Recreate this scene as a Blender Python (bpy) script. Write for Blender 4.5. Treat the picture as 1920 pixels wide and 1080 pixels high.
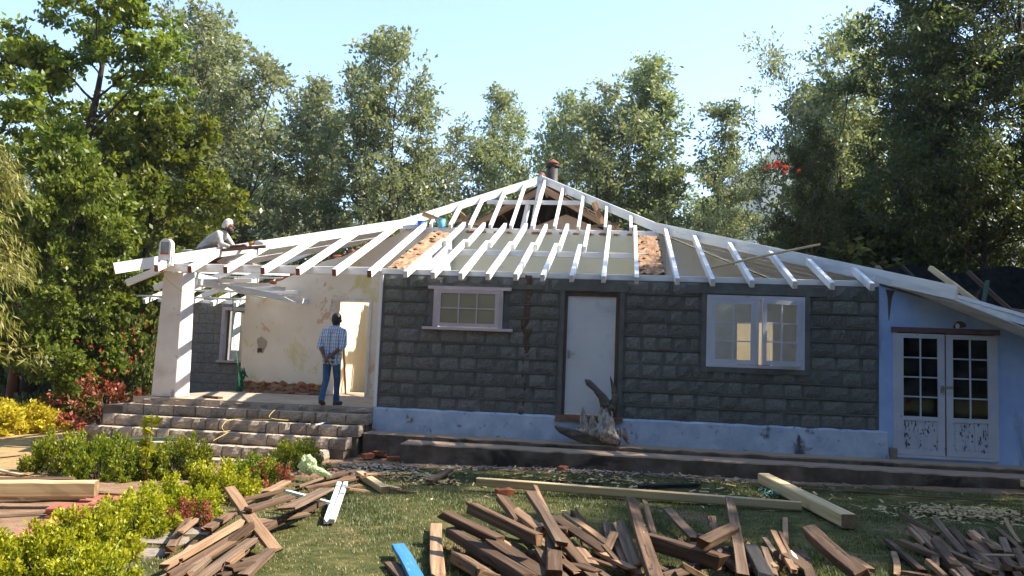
import bpy, bmesh, math, random
import numpy as np
from mathutils import Matrix, Vector

for _o in list(bpy.data.objects):
    bpy.data.objects.remove(_o, do_unlink=True)
SC = bpy.context.scene
COL = SC.collection
R = math.radians

# ---------------------------------------------------------------- camera
CAM = np.array([4.239, -14.557, 1.62])
PITCH, ROLL, YAW, FPX = 0.0918, 0.0397, -0.1300, 1570.3
_F = np.array([math.sin(YAW)*math.cos(PITCH), math.cos(YAW)*math.cos(PITCH), math.sin(PITCH)])
_R = np.array([math.cos(YAW), -math.sin(YAW), 0.0])
_U = np.cross(_R, _F)
_R2 = math.cos(ROLL)*_R + math.sin(ROLL)*_U
_U2 = -math.sin(ROLL)*_R + math.cos(ROLL)*_U
cam_data = bpy.data.cameras.new("camera")
cam_data.sensor_width = 36.0
cam_data.lens = FPX/1920*36.0
cam_data.clip_start = 0.05
cam_data.clip_end = 6000
cam = bpy.data.objects.new("camera", cam_data)
COL.objects.link(cam)
cam.matrix_world = Matrix(((_R2[0], _U2[0], -_F[0], CAM[0]), (_R2[1], _U2[1], -_F[1], CAM[1]),
                           (_R2[2], _U2[2], -_F[2], CAM[2]), (0, 0, 0, 1)))
SC.camera = cam

# ---------------------------------------------------------------- sky and sun
SUN = np.array([0.98, 0.17, 1.02]); SUN /= np.linalg.norm(SUN)     # direction towards the sun
SUN_EL = math.asin(SUN[2]); SUN_AZ = math.atan2(SUN[0], SUN[1])
world = bpy.data.worlds.new("World")
SC.world = world
world.use_nodes = True
_nt = world.node_tree
_nt.nodes.clear()
_sky = _nt.nodes.new('ShaderNodeTexSky')
_sky.sky_type = 'NISHITA'
_sky.sun_disc = False
_sky.sun_elevation = SUN_EL
_sky.sun_rotation = SUN_AZ
_sky.altitude = 600
_sky.air_density = 1.0
_sky.dust_density = 0.5
_sky.ozone_density = 1.8
_bg = _nt.nodes.new('ShaderNodeBackground')
_bg.inputs[1].default_value = 0.15
_wo = _nt.nodes.new('ShaderNodeOutputWorld')
_nt.links.new(_sky.outputs[0], _bg.inputs[0])
_nt.links.new(_bg.outputs[0], _wo.inputs[0])

sun_data = bpy.data.lights.new("sun", 'SUN')
sun_data.energy = 5.0
sun_data.angle = R(0.53)
sun_data.color = (1.0, 0.90, 0.76)
sun = bpy.data.objects.new("sun", sun_data)
COL.objects.link(sun)
sun.rotation_euler = Vector(SUN).to_track_quat('Z', 'Y').to_euler()

SC.view_settings.view_transform = 'Standard'
SC.view_settings.look = 'None'
SC.view_settings.exposure = 1.5
SC.view_settings.gamma = 1.0
SC.view_settings.use_curve_mapping = False
SC.render.engine = 'CYCLES'
SC.cycles.use_denoising = True
SC.cycles.max_bounces = 7
SC.cycles.diffuse_bounces = 4
SC.cycles.glossy_bounces = 3
SC.cycles.transmission_bounces = 5
SC.cycles.transparent_max_bounces = 10
SC.cycles.volume_bounces = 0
SC.cycles.sample_clamp_indirect = 6.0

# ---------------------------------------------------------------- survey helpers: the photo's bearings turned into places
def ray(x, y):
    return _F + _R2*(x-960)/FPX - _U2*(y-540)/FPX
def zp(x, y, z=0.0):            # place on the level z under a bearing
    d = ray(x, y); return CAM + d*(z-CAM[2])/d[2]
def yp(x, y, v=0.0):            # place on a wall plane Y = v under a bearing
    d = ray(x, y); return CAM + d*(v-CAM[1])/d[1]
def dp(px, depth):              # place on the ground at a bearing and a depth
    hy = 684 + 0.0397*(px-960)
    d = ray(px, hy); p = CAM + d*depth
    return float(p[0]), float(p[1])
def height_at(px, py, depth):
    hy = 684 + 0.0397*(px-960)
    return depth*(hy-py)/FPX + 1.62

rng = np.random.default_rng(7)
rnd = random.Random(11)
# ---------------------------------------------------------------- object helpers
WM = {}
def wm(o):
    return WM.get(o.name, Matrix()) if o is not None else Matrix()
def tag(o, label=None, cat=None, group=None, kind=None):
    if label: o["label"] = label
    if cat: o["category"] = cat
    if group: o["group"] = group
    if kind: o["kind"] = kind
    elif cat: o["kind"] = 'thing'
    return o
def obj(name, me, parent=None, world=None, mat=None):
    o = bpy.data.objects.new(name, me)
    COL.objects.link(o)
    w = world if world is not None else (wm(parent) if parent is not None else Matrix())
    if parent is not None:
        o.parent = parent
        o.matrix_basis = wm(parent).inverted() @ w
    else:
        o.matrix_basis = w
    WM[o.name] = w
    if mat is not None and me is not None and len(me.materials) == 0:
        me.materials.append(mat)
    return o
def thing(name, loc, label, cat, group=None, rz=0.0):
    w = Matrix.Translation(Vector(loc)) @ Matrix.Rotation(rz, 4, 'Z')
    o = obj(name, None, None, w)
    return tag(o, label, cat, group)
def copy_tree(o, w, parent=None, label=None, group=None):
    c = o.copy(); COL.objects.link(c)
    if parent is None:
        c.matrix_basis = w; WM[c.name] = w
        if label: c["label"] = label
        if group: c["group"] = group
    else:
        c.parent = parent
        WM[c.name] = wm(parent) @ c.matrix_basis
    for ch in [x for x in bpy.data.objects if x.parent == o]:
        copy_tree(ch, None, c)
    return c

def frame(p0, p1, up=(0, 0, 1), mid=True):
    """matrix with X along p0->p1, Z close to up"""
    p0, p1 = Vector(p0), Vector(p1)
    x = (p1-p0).normalized(); u = Vector(up)
    if abs(x.dot(u)) > 0.98: u = Vector((0, 1, 0))
    y = u.cross(x).normalized(); z = x.cross(y)
    c = (p0+p1)/2 if mid else p0
    return Matrix(((x.x, y.x, z.x, c.x), (x.y, y.y, z.y, c.y), (x.z, y.z, z.z, c.z), (0, 0, 0, 1)))

class MB:
    def __init__(s):
        s.V = []; s.F = []; s.MI = []; s.S = []
    def add(s, vs, fs, mi=0, smooth=False):
        b = len(s.V)
        s.V.extend([tuple(map(float, v)) for v in vs])
        for f in fs:
            s.F.append(tuple(i+b for i in f)); s.MI.append(mi); s.S.append(smooth)
    def box(s, a, b, mi=0, m=None, j=0.0):
        (x0, y0, z0), (x1, y1, z1) = a, b
        vs = [(x0, y0, z0), (x1, y0, z0), (x1, y1, z0), (x0, y1, z0), (x0, y0, z1), (x1, y0, z1), (x1, y1, z1), (x0, y1, z1)]
        if j: vs = [tuple(c+rnd.uniform(-j, j) for c in v) for v in vs]
        if m is not None: vs = [tuple(m @ Vector(v)) for v in vs]
        s.add(vs, [(0, 3, 2, 1), (4, 5, 6, 7), (0, 1, 5, 4), (1, 2, 6, 5), (2, 3, 7, 6), (3, 0, 4, 7)], mi)
    def beam(s, p0, p1, w, h, up=(0, 0, 1), mi=0):
        L = (Vector(p1)-Vector(p0)).length
        s.box((-L/2, -w/2, -h/2), (L/2, w/2, h/2), mi, frame(p0, p1, up))
    def tube(s, pts, rad, n=6, mi=0, cap=True, smooth=True, flat=1.0, xdir=None):
        pts = [Vector(p) for p in pts]
        if not hasattr(rad, '__len__'): rad = [rad]*len(pts)
        vs = []; fs = []
        ref = Vector(xdir) if xdir is not None else Vector((0.31, 0.83, 0.47))
        for i, p in enumerate(pts):
            t = (pts[min(i+1, len(pts)-1)] - pts[max(i-1, 0)])
            t = t.normalized() if t.length > 1e-9 else Vector((0, 0, 1))
            a = ref - t*ref.dot(t)
            if a.length < 1e-3: a = Vector((1, 0, 0)) - t*t.x
            a.normalize(); b = t.cross(a)
            for k in range(n):
                an = 2*math.pi*k/n
                vs.append(p + a*(math.cos(an)*rad[i]) + b*(math.sin(an)*rad[i]*flat))
        for i in range(len(pts)-1):
            for k in range(n):
                k2 = (k+1) % n
                fs.append((i*n+k, i*n+k2, (i+1)*n+k2, (i+1)*n+k))
        if cap:
            fs.append(tuple(range(n-1, -1, -1))); fs.append(tuple((len(pts)-1)*n+k for k in range(n)))
        s.add(vs, fs, mi, smooth)
    def mesh(s, name, mats):
        me = bpy.data.meshes.new(name)
        me.from_pydata(s.V, [], s.F)
        for m in (mats if isinstance(mats, (list, tuple)) else [mats]): me.materials.append(m)
        me.polygons.foreach_set('material_index', s.MI)
        me.polygons.foreach_set('use_smooth', s.S)
        me.update()
        return me
    def build(s, name, mats, parent=None, world=None):
        """vertices are given in world space; the object keeps its parent's frame (or the given one)"""
        w = world if world is not None else wm(parent)
        inv = w.inverted()
        s.V = [tuple(inv @ Vector(v)) for v in s.V]
        return obj(name, s.mesh(name, mats), parent, w)

def quads(name, verts, mat, tint=None, n=4, faces=None):
    """many loose leaf/blade faces from a numpy array of shape (N, n, 3)"""
    N = verts.shape[0]
    me = bpy.data.meshes.new(name)
    me.vertices.add(N*n)
    me.vertices.foreach_set('co', verts.reshape(-1).astype(np.float32))
    me.loops.add(N*n)
    me.loops.foreach_set('vertex_index', np.arange(N*n, dtype=np.int32))
    me.polygons.add(N)
    me.polygons.foreach_set('loop_start', np.arange(0, N*n, n, dtype=np.int32))
    me.polygons.foreach_set('loop_total', np.full(N, n, dtype=np.int32))
    if tint is not None:
        at = me.attributes.new('tint', 'FLOAT', 'FACE')
        at.data.foreach_set('value', tint.astype(np.float32))
    me.materials.append(mat)
    me.update(calc_edges=True)
    return me

def leaf_quads(cen, d, size, wid, rg, droop=0.0):
    """kite-shaped leaves at cen pointing along d"""
    N = len(cen)
    d = d/np.maximum(np.linalg.norm(d, axis=1, keepdims=True), 1e-6)
    r = rg.normal(size=(N, 3)); s = np.cross(d, r); s /= np.maximum(np.linalg.norm(s, axis=1, keepdims=True), 1e-6)
    size = size.reshape(-1, 1)
    tip = cen + d*size; tip[:, 2] -= droop*size[:, 0]
    mid = cen + d*size*0.45
    return np.stack([cen, mid + s*size*wid, tip, mid - s*size*wid], axis=1)

# ---------------------------------------------------------------- materials
def _ramp(nt, fac, stops):
    r = nt.nodes.new('ShaderNodeValToRGB')
    el = r.color_ramp.elements
    while len(el) > 1: el.remove(el[-1])
    el[0].position = stops[0][0]; el[0].color = (*stops[0][1], 1)
    for p, c in stops[1:]:
        e = el.new(p); e.color = (*c, 1)
    nt.links.new(fac, r.inputs[0])
    return r.outputs[0]
def _noise(nt, vec, scale, detail=5, rough=0.6, dist=0.0):
    n = nt.nodes.new('ShaderNodeTexNoise')
    n.inputs['Scale'].default_value = scale; n.inputs['Detail'].default_value = detail
    n.inputs['Roughness'].default_value = rough; n.inputs['Distortion'].default_value = dist
    nt.links.new(vec, n.inputs['Vector'])
    return n.outputs['Fac']
def _mix(nt, fac, a, b, mode='MIX'):
    m = nt.nodes.new('ShaderNodeMix'); m.data_type = 'RGBA'; m.blend_type = mode
    for v, i in ((fac, 0), (a, 6), (b, 7)):
        if hasattr(v, 'links') or hasattr(v, 'is_output'): nt.links.new(v, m.inputs[i])
        elif i == 0: m.inputs[i].default_value = v
        else: m.inputs[i].default_value = (*v, 1)
    return m.outputs[2]
def _math(nt, op, a, b=None, clamp=False):
    m = nt.nodes.new('ShaderNodeMath'); m.operation = op; m.use_clamp = clamp
    for v, i in ((a, 0), (b, 1)):
        if v is None: continue
        if hasattr(v, 'is_output'): nt.links.new(v, m.inputs[i])
        else: m.inputs[i].default_value = v
    return m.outputs[0]
def _step(nt, v, lo, hi):
    m = nt.nodes.new('ShaderNodeMapRange'); m.interpolation_type = 'SMOOTHSTEP'
    nt.links.new(v, m.inputs[0]); m.inputs[1].default_value = lo; m.inputs[2].default_value = hi
    return m.outputs[0]
def new_mat(name):
    m = bpy.data.materials.new(name); m.use_nodes = True
    nt = m.node_tree; nt.nodes.clear()
    out = nt.nodes.new('ShaderNodeOutputMaterial')
    p = nt.nodes.new('ShaderNodeBsdfPrincipled')
    nt.links.new(p.outputs[0], out.inputs[0])
    return m, nt, p, out
def coords(nt, kind='Object', stretch=(1, 1, 1), offset_random=True):
    tc = nt.nodes.new('ShaderNodeTexCoord')
    mp = nt.nodes.new('ShaderNodeMapping')
    mp.inputs['Scale'].default_value = stretch
    nt.links.new(tc.outputs[kind], mp.inputs['Vector'])
    if offset_random:
        oi = nt.nodes.new('ShaderNodeObjectInfo')
        cb = nt.nodes.new('ShaderNodeCombineXYZ')
        for i, k in enumerate((17.0, 31.0, 53.0)):
            nt.links.new(_math(nt, 'MULTIPLY', oi.outputs['Random'], k), cb.inputs[i])
        nt.links.new(cb.outputs[0], mp.inputs['Location'])
    return mp.outputs[0]
def mat(name, stops, scale=5, stretch=(1, 1, 1), rough=0.8, bump=0.3, bscale=None, bdist=0.01, rand=0.0,
        spots=(), spec=0.3, detail=6, dust_or_light=None, coord='Object', offset=True, metal=0.0):
    m, nt, p, out = new_mat(name)
    v = coords(nt, coord, stretch, offset)
    f = _noise(nt, v, scale, detail)
    c = _ramp(nt, f, stops)
    for (col, sc, lo, hi, st) in spots:
        v2 = coords(nt, coord, st, offset)
        c = _mix(nt, _step(nt, _noise(nt, v2, sc, 6, 0.65, 0.4), lo, hi), c, col)
    if dust_or_light:
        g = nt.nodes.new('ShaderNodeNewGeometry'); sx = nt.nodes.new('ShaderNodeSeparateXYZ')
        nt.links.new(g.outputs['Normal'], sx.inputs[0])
        c = _mix(nt, _math(nt, 'MULTIPLY', _step(nt, sx.outputs[2], 0.6, 0.95), 0.85), c, dust_or_light)  # upward faces: dusty steps, and light painted on the ledge treads
    if rand:
        oi = nt.nodes.new('ShaderNodeObjectInfo')
        hs = nt.nodes.new('ShaderNodeHueSaturation')
        nt.links.new(_math(nt, 'ADD', _math(nt, 'MULTIPLY', oi.outputs['Random'], 2*rand), 1-rand), hs.inputs['Value'])
        nt.links.new(c, hs.inputs['Color']); c = hs.outputs[0]
    nt.links.new(c, p.inputs['Base Color'])
    p.inputs['Roughness'].default_value = rough
    p.inputs['Specular IOR Level'].default_value = spec
    p.inputs['Metallic'].default_value = metal
    if bump:
        b = nt.nodes.new('ShaderNodeBump')
        b.inputs['Strength'].default_value = bump; b.inputs['Distance'].default_value = bdist
        nt.links.new(_noise(nt, v, bscale or scale*4, 8, 0.7), b.inputs['Height'])
        nt.links.new(b.outputs[0], p.inputs['Normal'])
    return m
def leaf_mat(name, stops, trans=0.4, rough=0.5, spec=0.35, rand=0.18, hue=0.0):
    m, nt, p, out = new_mat(name)
    a = nt.nodes.new('ShaderNodeAttribute'); a.attribute_name = 'tint'
    c = _ramp(nt, a.outputs['Fac'], stops)
    oi = nt.nodes.new('ShaderNodeObjectInfo')
    hs = nt.nodes.new('ShaderNodeHueSaturation')
    nt.links.new(_math(nt, 'ADD', _math(nt, 'MULTIPLY', oi.outputs['Random'], 2*rand), 1-rand), hs.inputs['Value'])
    nt.links.new(_math(nt, 'ADD', _math(nt, 'MULTIPLY', oi.outputs['Random'], 0.03), 0.485), hs.inputs['Hue'])
    nt.links.new(c, hs.inputs['Color']); c = hs.outputs[0]
    nt.links.new(c, p.inputs['Base Color'])
    p.inputs['Roughness'].default_value = rough; p.inputs['Specular IOR Level'].default_value = spec
    t = nt.nodes.new('ShaderNodeBsdfTranslucent')
    nt.links.new(_mix(nt, 1.0, c, (1.22, 1.20, 0.65), 'MULTIPLY'), t.inputs[0])
    mx = nt.nodes.new('ShaderNodeMixShader'); mx.inputs[0].default_value = trans
    nt.links.new(p.outputs[0], mx.inputs[1]); nt.links.new(t.outputs[0], mx.inputs[2])
    nt.links.new(mx.outputs[0], out.inputs[0])
    return m
def glass_mat(name, tint=(0.85, 0.9, 0.9), alpha=0.75, dirt=0.15):
    m, nt, p, out = new_mat(name)
    nt.nodes.remove(p)
    tr = nt.nodes.new('ShaderNodeBsdfTransparent'); tr.inputs[0].default_value = (*tint, 1)
    gl = nt.nodes.new('ShaderNodeBsdfGlossy'); gl.inputs['Roughness'].default_value = 0.03
    df = nt.nodes.new('ShaderNodeBsdfDiffuse'); df.inputs[0].default_value = (0.35, 0.36, 0.35, 1)
    fr = nt.nodes.new('ShaderNodeLayerWeight'); fr.inputs[0].default_value = 0.5; fac = _math(nt, 'ADD', _math(nt, 'MULTIPLY', _math(nt, 'POWER', fr.outputs['Facing'], 5.0), 0.6), 0.03, True)
    v = coords(nt)
    d = _math(nt, 'MULTIPLY', _step(nt, _noise(nt, v, 3.0), 0.35, 0.75), dirt)
    m1 = nt.nodes.new('ShaderNodeMixShader'); nt.links.new(d, m1.inputs[0])
    nt.links.new(tr.outputs[0], m1.inputs[1]); nt.links.new(df.outputs[0], m1.inputs[2])
    m2 = nt.nodes.new('ShaderNodeMixShader')
    nt.links.new(fac, m2.inputs[0])
    nt.links.new(m1.outputs[0], m2.inputs[1]); nt.links.new(gl.outputs[0], m2.inputs[2])
    nt.links.new(m2.outputs[0], out.inputs[0])
    return m

MT = {}
MT['white'] = mat('white_paint', [(0.3, (0.66, 0.66, 0.65)), (0.6, (0.74, 0.74, 0.72)), (0.8, (0.66, 0.64, 0.61))], 3, (0.5, 4, 4), 0.55, 0.35, 14, 0.005, 0.09,
                  spots=[((0.40, 0.36, 0.32), 4, 0.60, 0.74, (0.6, 3, 3)), ((0.55, 0.58, 0.62), 2, 0.5, 0.65, (0.5, 2, 2)), ((0.16, 0.11, 0.08), 17, 0.71, 0.73, (0.7, 2, 2))])
MT['cutwood'] = mat('cut_end', [(0.3, (0.16, 0.05, 0.025)), (0.7, (0.30, 0.11, 0.05))], 20, rough=0.8, bump=0.2)
MT['block'] = mat('grey_stone', [(0.25, (0.100, 0.103, 0.094)), (0.5, (0.160, 0.163, 0.149)), (0.75, (0.240, 0.240, 0.218))], 9, rough=0.9, bump=0.9, bscale=22, bdist=0.02, rand=0.20,
                  spots=[((0.075, 0.078, 0.072), 2.2, 0.55, 0.75, (1, 1, 1)), ((0.25, 0.24, 0.21), 9, 0.68, 0.74, (1, 1, 1))])
MT['mortar'] = mat('dark_mortar', [(0.3, (0.090, 0.093, 0.086)), (0.7, (0.152, 0.155, 0.143))], 5, rough=0.95, bump=0.6, bscale=30, rand=0.08, offset=False,
                   spots=[((0.13, 0.135, 0.125), 3.0, 0.62, 0.72, (1, 1, 1))])
MT['stain'] = mat('damp_stain', [(0.3, (0.045, 0.034, 0.025)), (0.7, (0.115, 0.078, 0.052))], 6, (1, 1, 0.4), 0.95, 0.5, rand=0.2,
                  spots=[((0.2, 0.19, 0.17), 6, 0.6, 0.66, (1, 1, 0.3))])
MT['block_pale'] = mat('wing_block', [(0.3, (0.17, 0.165, 0.16)), (0.7, (0.27, 0.265, 0.255))], 5, rough=0.9, bump=0.5, bscale=30, rand=0.10)
MT['plinth'] = mat('blue_plinth', [(0.3, (0.30, 0.37, 0.50)), (0.55, (0.42, 0.49, 0.61)), (0.75, (0.54, 0.58, 0.65))], 3.5, rough=0.9, bump=0.5, bscale=18, offset=False,
                   spots=[((0.07, 0.075, 0.08), 2.2, 0.57, 0.68, (1, 1, 0.6)), ((0.24, 0.20, 0.16), 5, 0.60, 0.68, (1, 1, 1)), ((0.50, 0.53, 0.58), 11, 0.62, 0.68, (1, 1, 1))])
MT['bluewall'] = mat('blue_limewash', [(0.3, (0.23, 0.35, 0.64)), (0.5, (0.30, 0.43, 0.71)), (0.72, (0.42, 0.53, 0.74))], 1.6, rough=0.9, bump=0.5, bscale=26, offset=False,
                     spots=[((0.56, 0.56, 0.55), 4, 0.62, 0.72, (1, 1, 0.5)), ((0.20, 0.25, 0.36), 2.0, 0.58, 0.72, (1.5, 1, 0.3)), ((0.10, 0.06, 0.05), 9, 0.70, 0.73, (1, 1, 1))])
MT['cream'] = mat('cream_plaster', [(0.3, (0.66, 0.58, 0.46)), (0.5, (0.72, 0.64, 0.52)), (0.7, (0.76, 0.70, 0.60))], 1.2, rough=0.9, bump=0.3, bscale=20, offset=False,
                  spots=[((0.60, 0.53, 0.26), 1.5, 0.55, 0.66, (1, 1, 0.8)), ((0.60, 0.40, 0.28), 2.3, 0.61, 0.65, (1, 1, 0.8)), ((0.40, 0.36, 0.30), 7, 0.70, 0.74, (1, 1, 1))])
MT['yellowwall'] = mat('yellow_plaster', [(0.3, (0.70, 0.58, 0.34)), (0.6, (0.76, 0.65, 0.42)), (0.8, (0.78, 0.70, 0.50))], 1.2, rough=0.9, bump=0.3, bscale=20, offset=False, spots=[((0.55, 0.43, 0.25), 3, 0.64, 0.72, (1, 1, 1))])
MT['inner'] = mat('pale_green_plaster', [(0.3, (0.56, 0.55, 0.42)), (0.6, (0.64, 0.62, 0.50)), (0.8, (0.70, 0.67, 0.58))], 0.9, rough=0.9, bump=0.3, bscale=20, offset=False,
                  spots=[((0.45, 0.42, 0.32), 3, 0.64, 0.72, (1, 1, 1))])
MT['whitewall'] = mat('white_plaster', [(0.3, (0.68, 0.67, 0.65)), (0.7, (0.76, 0.75, 0.73))], 1.5, rough=0.9, bump=0.3, bscale=18, offset=False,
                      spots=[((0.42, 0.39, 0.35), 3, 0.64, 0.74, (1, 1, 1))])
MT['mud'] = mat('mud_masonry', [(0.3, (0.17, 0.09, 0.05)), (0.5, (0.31, 0.18, 0.10)), (0.7, (0.44, 0.30, 0.18))], 7, rough=0.95, bump=1.0, bscale=14, bdist=0.03, rand=0.15,
                spots=[((0.52, 0.42, 0.32), 4, 0.6, 0.7, (1, 1, 1))])
MT['brick'] = mat('red_brick', [(0.3, (0.22, 0.065, 0.03)), (0.7, (0.38, 0.14, 0.07))], 9, rough=0.95, bump=0.7, bscale=30, rand=0.3)
MT['pillar'] = mat('pillar_plaster', [(0.3, (0.58, 0.55, 0.52)), (0.7, (0.70, 0.68, 0.66))], 2, rough=0.9, bump=0.3, bscale=20,
                   spots=[((0.30, 0.27, 0.27), 4, 0.60, 0.72, (1, 1, 0.6)), ((0.50, 0.42, 0.40), 1.2, 0.5, 0.75, (1, 1, 1))])
MT['step'] = mat('step_stone', [(0.25, (0.20, 0.16, 0.125)), (0.5, (0.34, 0.28, 0.225)), (0.75, (0.46, 0.385, 0.31))], 7, rough=0.95, bump=0.9, bscale=22, bdist=0.02, rand=0.25, dust_or_light=(0.46, 0.37, 0.28))
MT['stepdust'] = mat('step_mortar', [(0.3, (0.10, 0.08, 0.06)), (0.7, (0.20, 0.16, 0.12))], 6, rough=0.95, bump=0.6, bscale=26, offset=False, dust_or_light=(0.46, 0.37, 0.28))
MT['floor'] = mat('dusty_floor', [(0.3, (0.30, 0.23, 0.17)), (0.6, (0.42, 0.34, 0.26)), (0.8, (0.50, 0.42, 0.33))], 3, rough=0.95, bump=0.5, bscale=18, offset=False)
MT['concrete'] = mat('old_concrete', [(0.25, (0.05, 0.038, 0.03)), (0.5, (0.12, 0.092, 0.07)), (0.75, (0.22, 0.17, 0.135))], 3, rough=0.95, bump=0.8, bscale=20, bdist=0.015, offset=False,
                     dust_or_light=(0.42, 0.30, 0.21), spots=[((0.03, 0.026, 0.022), 2, 0.52, 0.68, (0.5, 1, 1))])  # pale tread tops: light on the ledges put into the colour
MT['lilac'] = mat('lilac_paint', [(0.3, (0.44, 0.38, 0.42)), (0.7, (0.54, 0.48, 0.51))], 3, rough=0.6, bump=0.3, bscale=20,
                  spots=[((0.14, 0.12, 0.11), 9, 0.68, 0.72, (1, 1, 1))])
MT['bluegrey'] = mat('blue_grey_paint', [(0.3, (0.46, 0.48, 0.56)), (0.7, (0.56, 0.57, 0.63))], 3, rough=0.6, bump=0.3, bscale=20,
                     spots=[((0.12, 0.09, 0.07), 8, 0.69, 0.73, (1, 1, 0.6))])
MT['peel'] = mat('peeling_door_paint', [(0.3, (0.40, 0.42, 0.50)), (0.7, (0.50, 0.52, 0.58))], 3, rough=0.6, bump=0.4, bscale=24, offset=False,
                 spots=[((0.02, 0.045, 0.045), 19, 0.66, 0.68, (1, 1, 0.6))])
MT['peelmore'] = mat('worn_door_panel', [(0.3, (0.40, 0.42, 0.50)), (0.7, (0.50, 0.52, 0.58))], 3, rough=0.6, bump=0.5, bscale=24, offset=False,
                     spots=[((0.02, 0.045, 0.045), 24, 0.565, 0.585, (1, 1, 0.40))])
MT['doorskin'] = mat('grey_door_sheet', [(0.3, (0.50, 0.52, 0.55)), (0.7, (0.60, 0.62, 0.64))], 1.3, rough=0.45, bump=0.15, bscale=9, offset=False,
                     spots=[((0.36, 0.38, 0.41), 1.2, 0.5, 0.7, (1, 1, 1))])
MT['darkframe'] = mat('dark_wood_frame', [(0.3, (0.045, 0.03, 0.026)), (0.7, (0.10, 0.07, 0.055))], 6, (1, 1, 0.3), 0.7, 0.3)
MT['brownframe'] = mat('plum_wood_frame', [(0.3, (0.10, 0.055, 0.06)), (0.7, (0.17, 0.10, 0.10))], 6, (1, 1, 0.3), 0.7, 0.3)
MT['pane'] = glass_mat('clear_pane', (0.90, 0.92, 0.92), 0.80, 0.07)
MT['panedark'] = glass_mat('dusty_pane', (0.50, 0.50, 0.48), 0.80, 0.08)
MT['frost'] = mat('frosted_pane', [(0.3, (0.22, 0.21, 0.13)), (0.7, (0.29, 0.275, 0.185))], 1.5, rough=0.25, bump=0.05, spec=0.5)
MT['steel'] = mat('steel', [(0.3, (0.25, 0.25, 0.25)), (0.7, (0.4, 0.4, 0.4))], 10, rough=0.4, bump=0.1, metal=0.8)
MT['flue'] = mat('black_flue', [(0.3, (0.025, 0.022, 0.022)), (0.7, (0.05, 0.043, 0.04))], 5, rough=0.6, bump=0.2)
MT['rust'] = mat('rusty_cap', [(0.3, (0.16, 0.05, 0.03)), (0.7, (0.30, 0.09, 0.05))], 9, rough=0.8, bump=0.4)
MT['oldwood'] = mat('old_brown_timber', [(0.25, (0.040, 0.023, 0.013)), (0.5, (0.108, 0.064, 0.037)), (0.75, (0.215, 0.138, 0.085))], 3.0, (0.35, 9, 9), 0.85, 0.8, 8, 0.008, 0.35,
                    spots=[((0.26, 0.20, 0.16), 2.5, 0.60, 0.72, (0.6, 2, 2)), ((0.015, 0.010, 0.008), 4, 0.60, 0.66, (0.5, 4, 4)), ((0.40, 0.36, 0.33), 6, 0.69, 0.72, (0.7, 2, 2))])
MT['tanwood'] = mat('weathered_tan_timber', [(0.25, (0.14, 0.078, 0.040)), (0.5, (0.27, 0.165, 0.093)), (0.75, (0.40, 0.275, 0.175))], 3.0, (0.35, 9, 9), 0.85, 0.7, 8, 0.008, 0.25,
                    spots=[((0.09, 0.06, 0.045), 3, 0.60, 0.70, (0.6, 2, 2))])
MT['greywood'] = mat('grey_weathered_timber', [(0.25, (0.055, 0.036, 0.024)), (0.5, (0.13, 0.086, 0.056)), (0.75, (0.24, 0.17, 0.12))], 3.0, (0.35, 9, 9), 0.9, 0.8, 8, 0.008, 0.3)
MT['pinewood'] = mat('new_pale_timber', [(0.25, (0.40, 0.27, 0.13)), (0.5, (0.54, 0.40, 0.22)), (0.75, (0.64, 0.51, 0.31))], 2.2, (0.3, 9, 9), 0.7, 0.35, 8, 0.004, 0.12,
                     spots=[((0.30, 0.17, 0.07), 5, 0.69, 0.73, (0.8, 2, 2))])
MT['blackwood'] = mat('charred_timber', [(0.3, (0.014, 0.013, 0.013)), (0.7, (0.045, 0.042, 0.042))], 4, (0.4, 6, 6), 0.9, 0.6)
MT['bluepaint'] = mat('blue_painted_board', [(0.3, (0.03, 0.16, 0.36)), (0.7, (0.06, 0.24, 0.46))], 3, (0.5, 4, 4), 0.6, 0.4, spots=[((0.30, 0.28, 0.25), 5, 0.64, 0.68, (0.6, 2, 2))])
MT['greenpaint'] = mat('green_painted_stick', [(0.3, (0.025, 0.06, 0.04)), (0.7, (0.05, 0.10, 0.07))], 5, rough=0.7, bump=0.4)
MT['tile'] = mat('red_floor_tile', [(0.3, (0.28, 0.075, 0.055)), (0.6, (0.38, 0.125, 0.09)), (0.8, (0.44, 0.22, 0.17))], 5, rough=0.7, bump=0.4, bscale=30, rand=0.2, dust_or_light=None,
                 spots=[((0.42, 0.32, 0.26), 4, 0.58, 0.72, (1, 1, 1))])
MT['tarp'] = mat('black_net', [(0.3, (0.006, 0.007, 0.008)), (0.7, (0.02, 0.021, 0.023))], 8, rough=0.95, bump=0.6, spec=0.05)
MT['sheet'] = mat('old_roof_sheet', [(0.3, (0.05, 0.03, 0.028)), (0.7, (0.11, 0.07, 0.06))], 4, rough=0.9, bump=0.4)
MT['ridge'] = mat('red_ridge_sheet', [(0.3, (0.30, 0.08, 0.05)), (0.7, (0.42, 0.15, 0.10))], 6, rough=0.8, bump=0.4)
MT['bark'] = mat('brown_bark', [(0.3, (0.035, 0.024, 0.018)), (0.6, (0.075, 0.052, 0.038)), (0.8, (0.12, 0.09, 0.07))], 6, (1, 1, 0.3), 0.95, 1.0, 14, 0.03, 0.2)
MT['bark_red'] = mat('red_brown_bark', [(0.3, (0.07, 0.03, 0.018)), (0.7, (0.16, 0.075, 0.045))], 6, (1, 1, 0.3), 0.95, 1.0, 14, 0.03, 0.2)
MT['bark_grey'] = mat('grey_bark', [(0.3, (0.075, 0.062, 0.052)), (0.7, (0.18, 0.15, 0.13))], 6, (1, 1, 0.3), 0.95, 1.0, 14, 0.03, 0.2)
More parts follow.
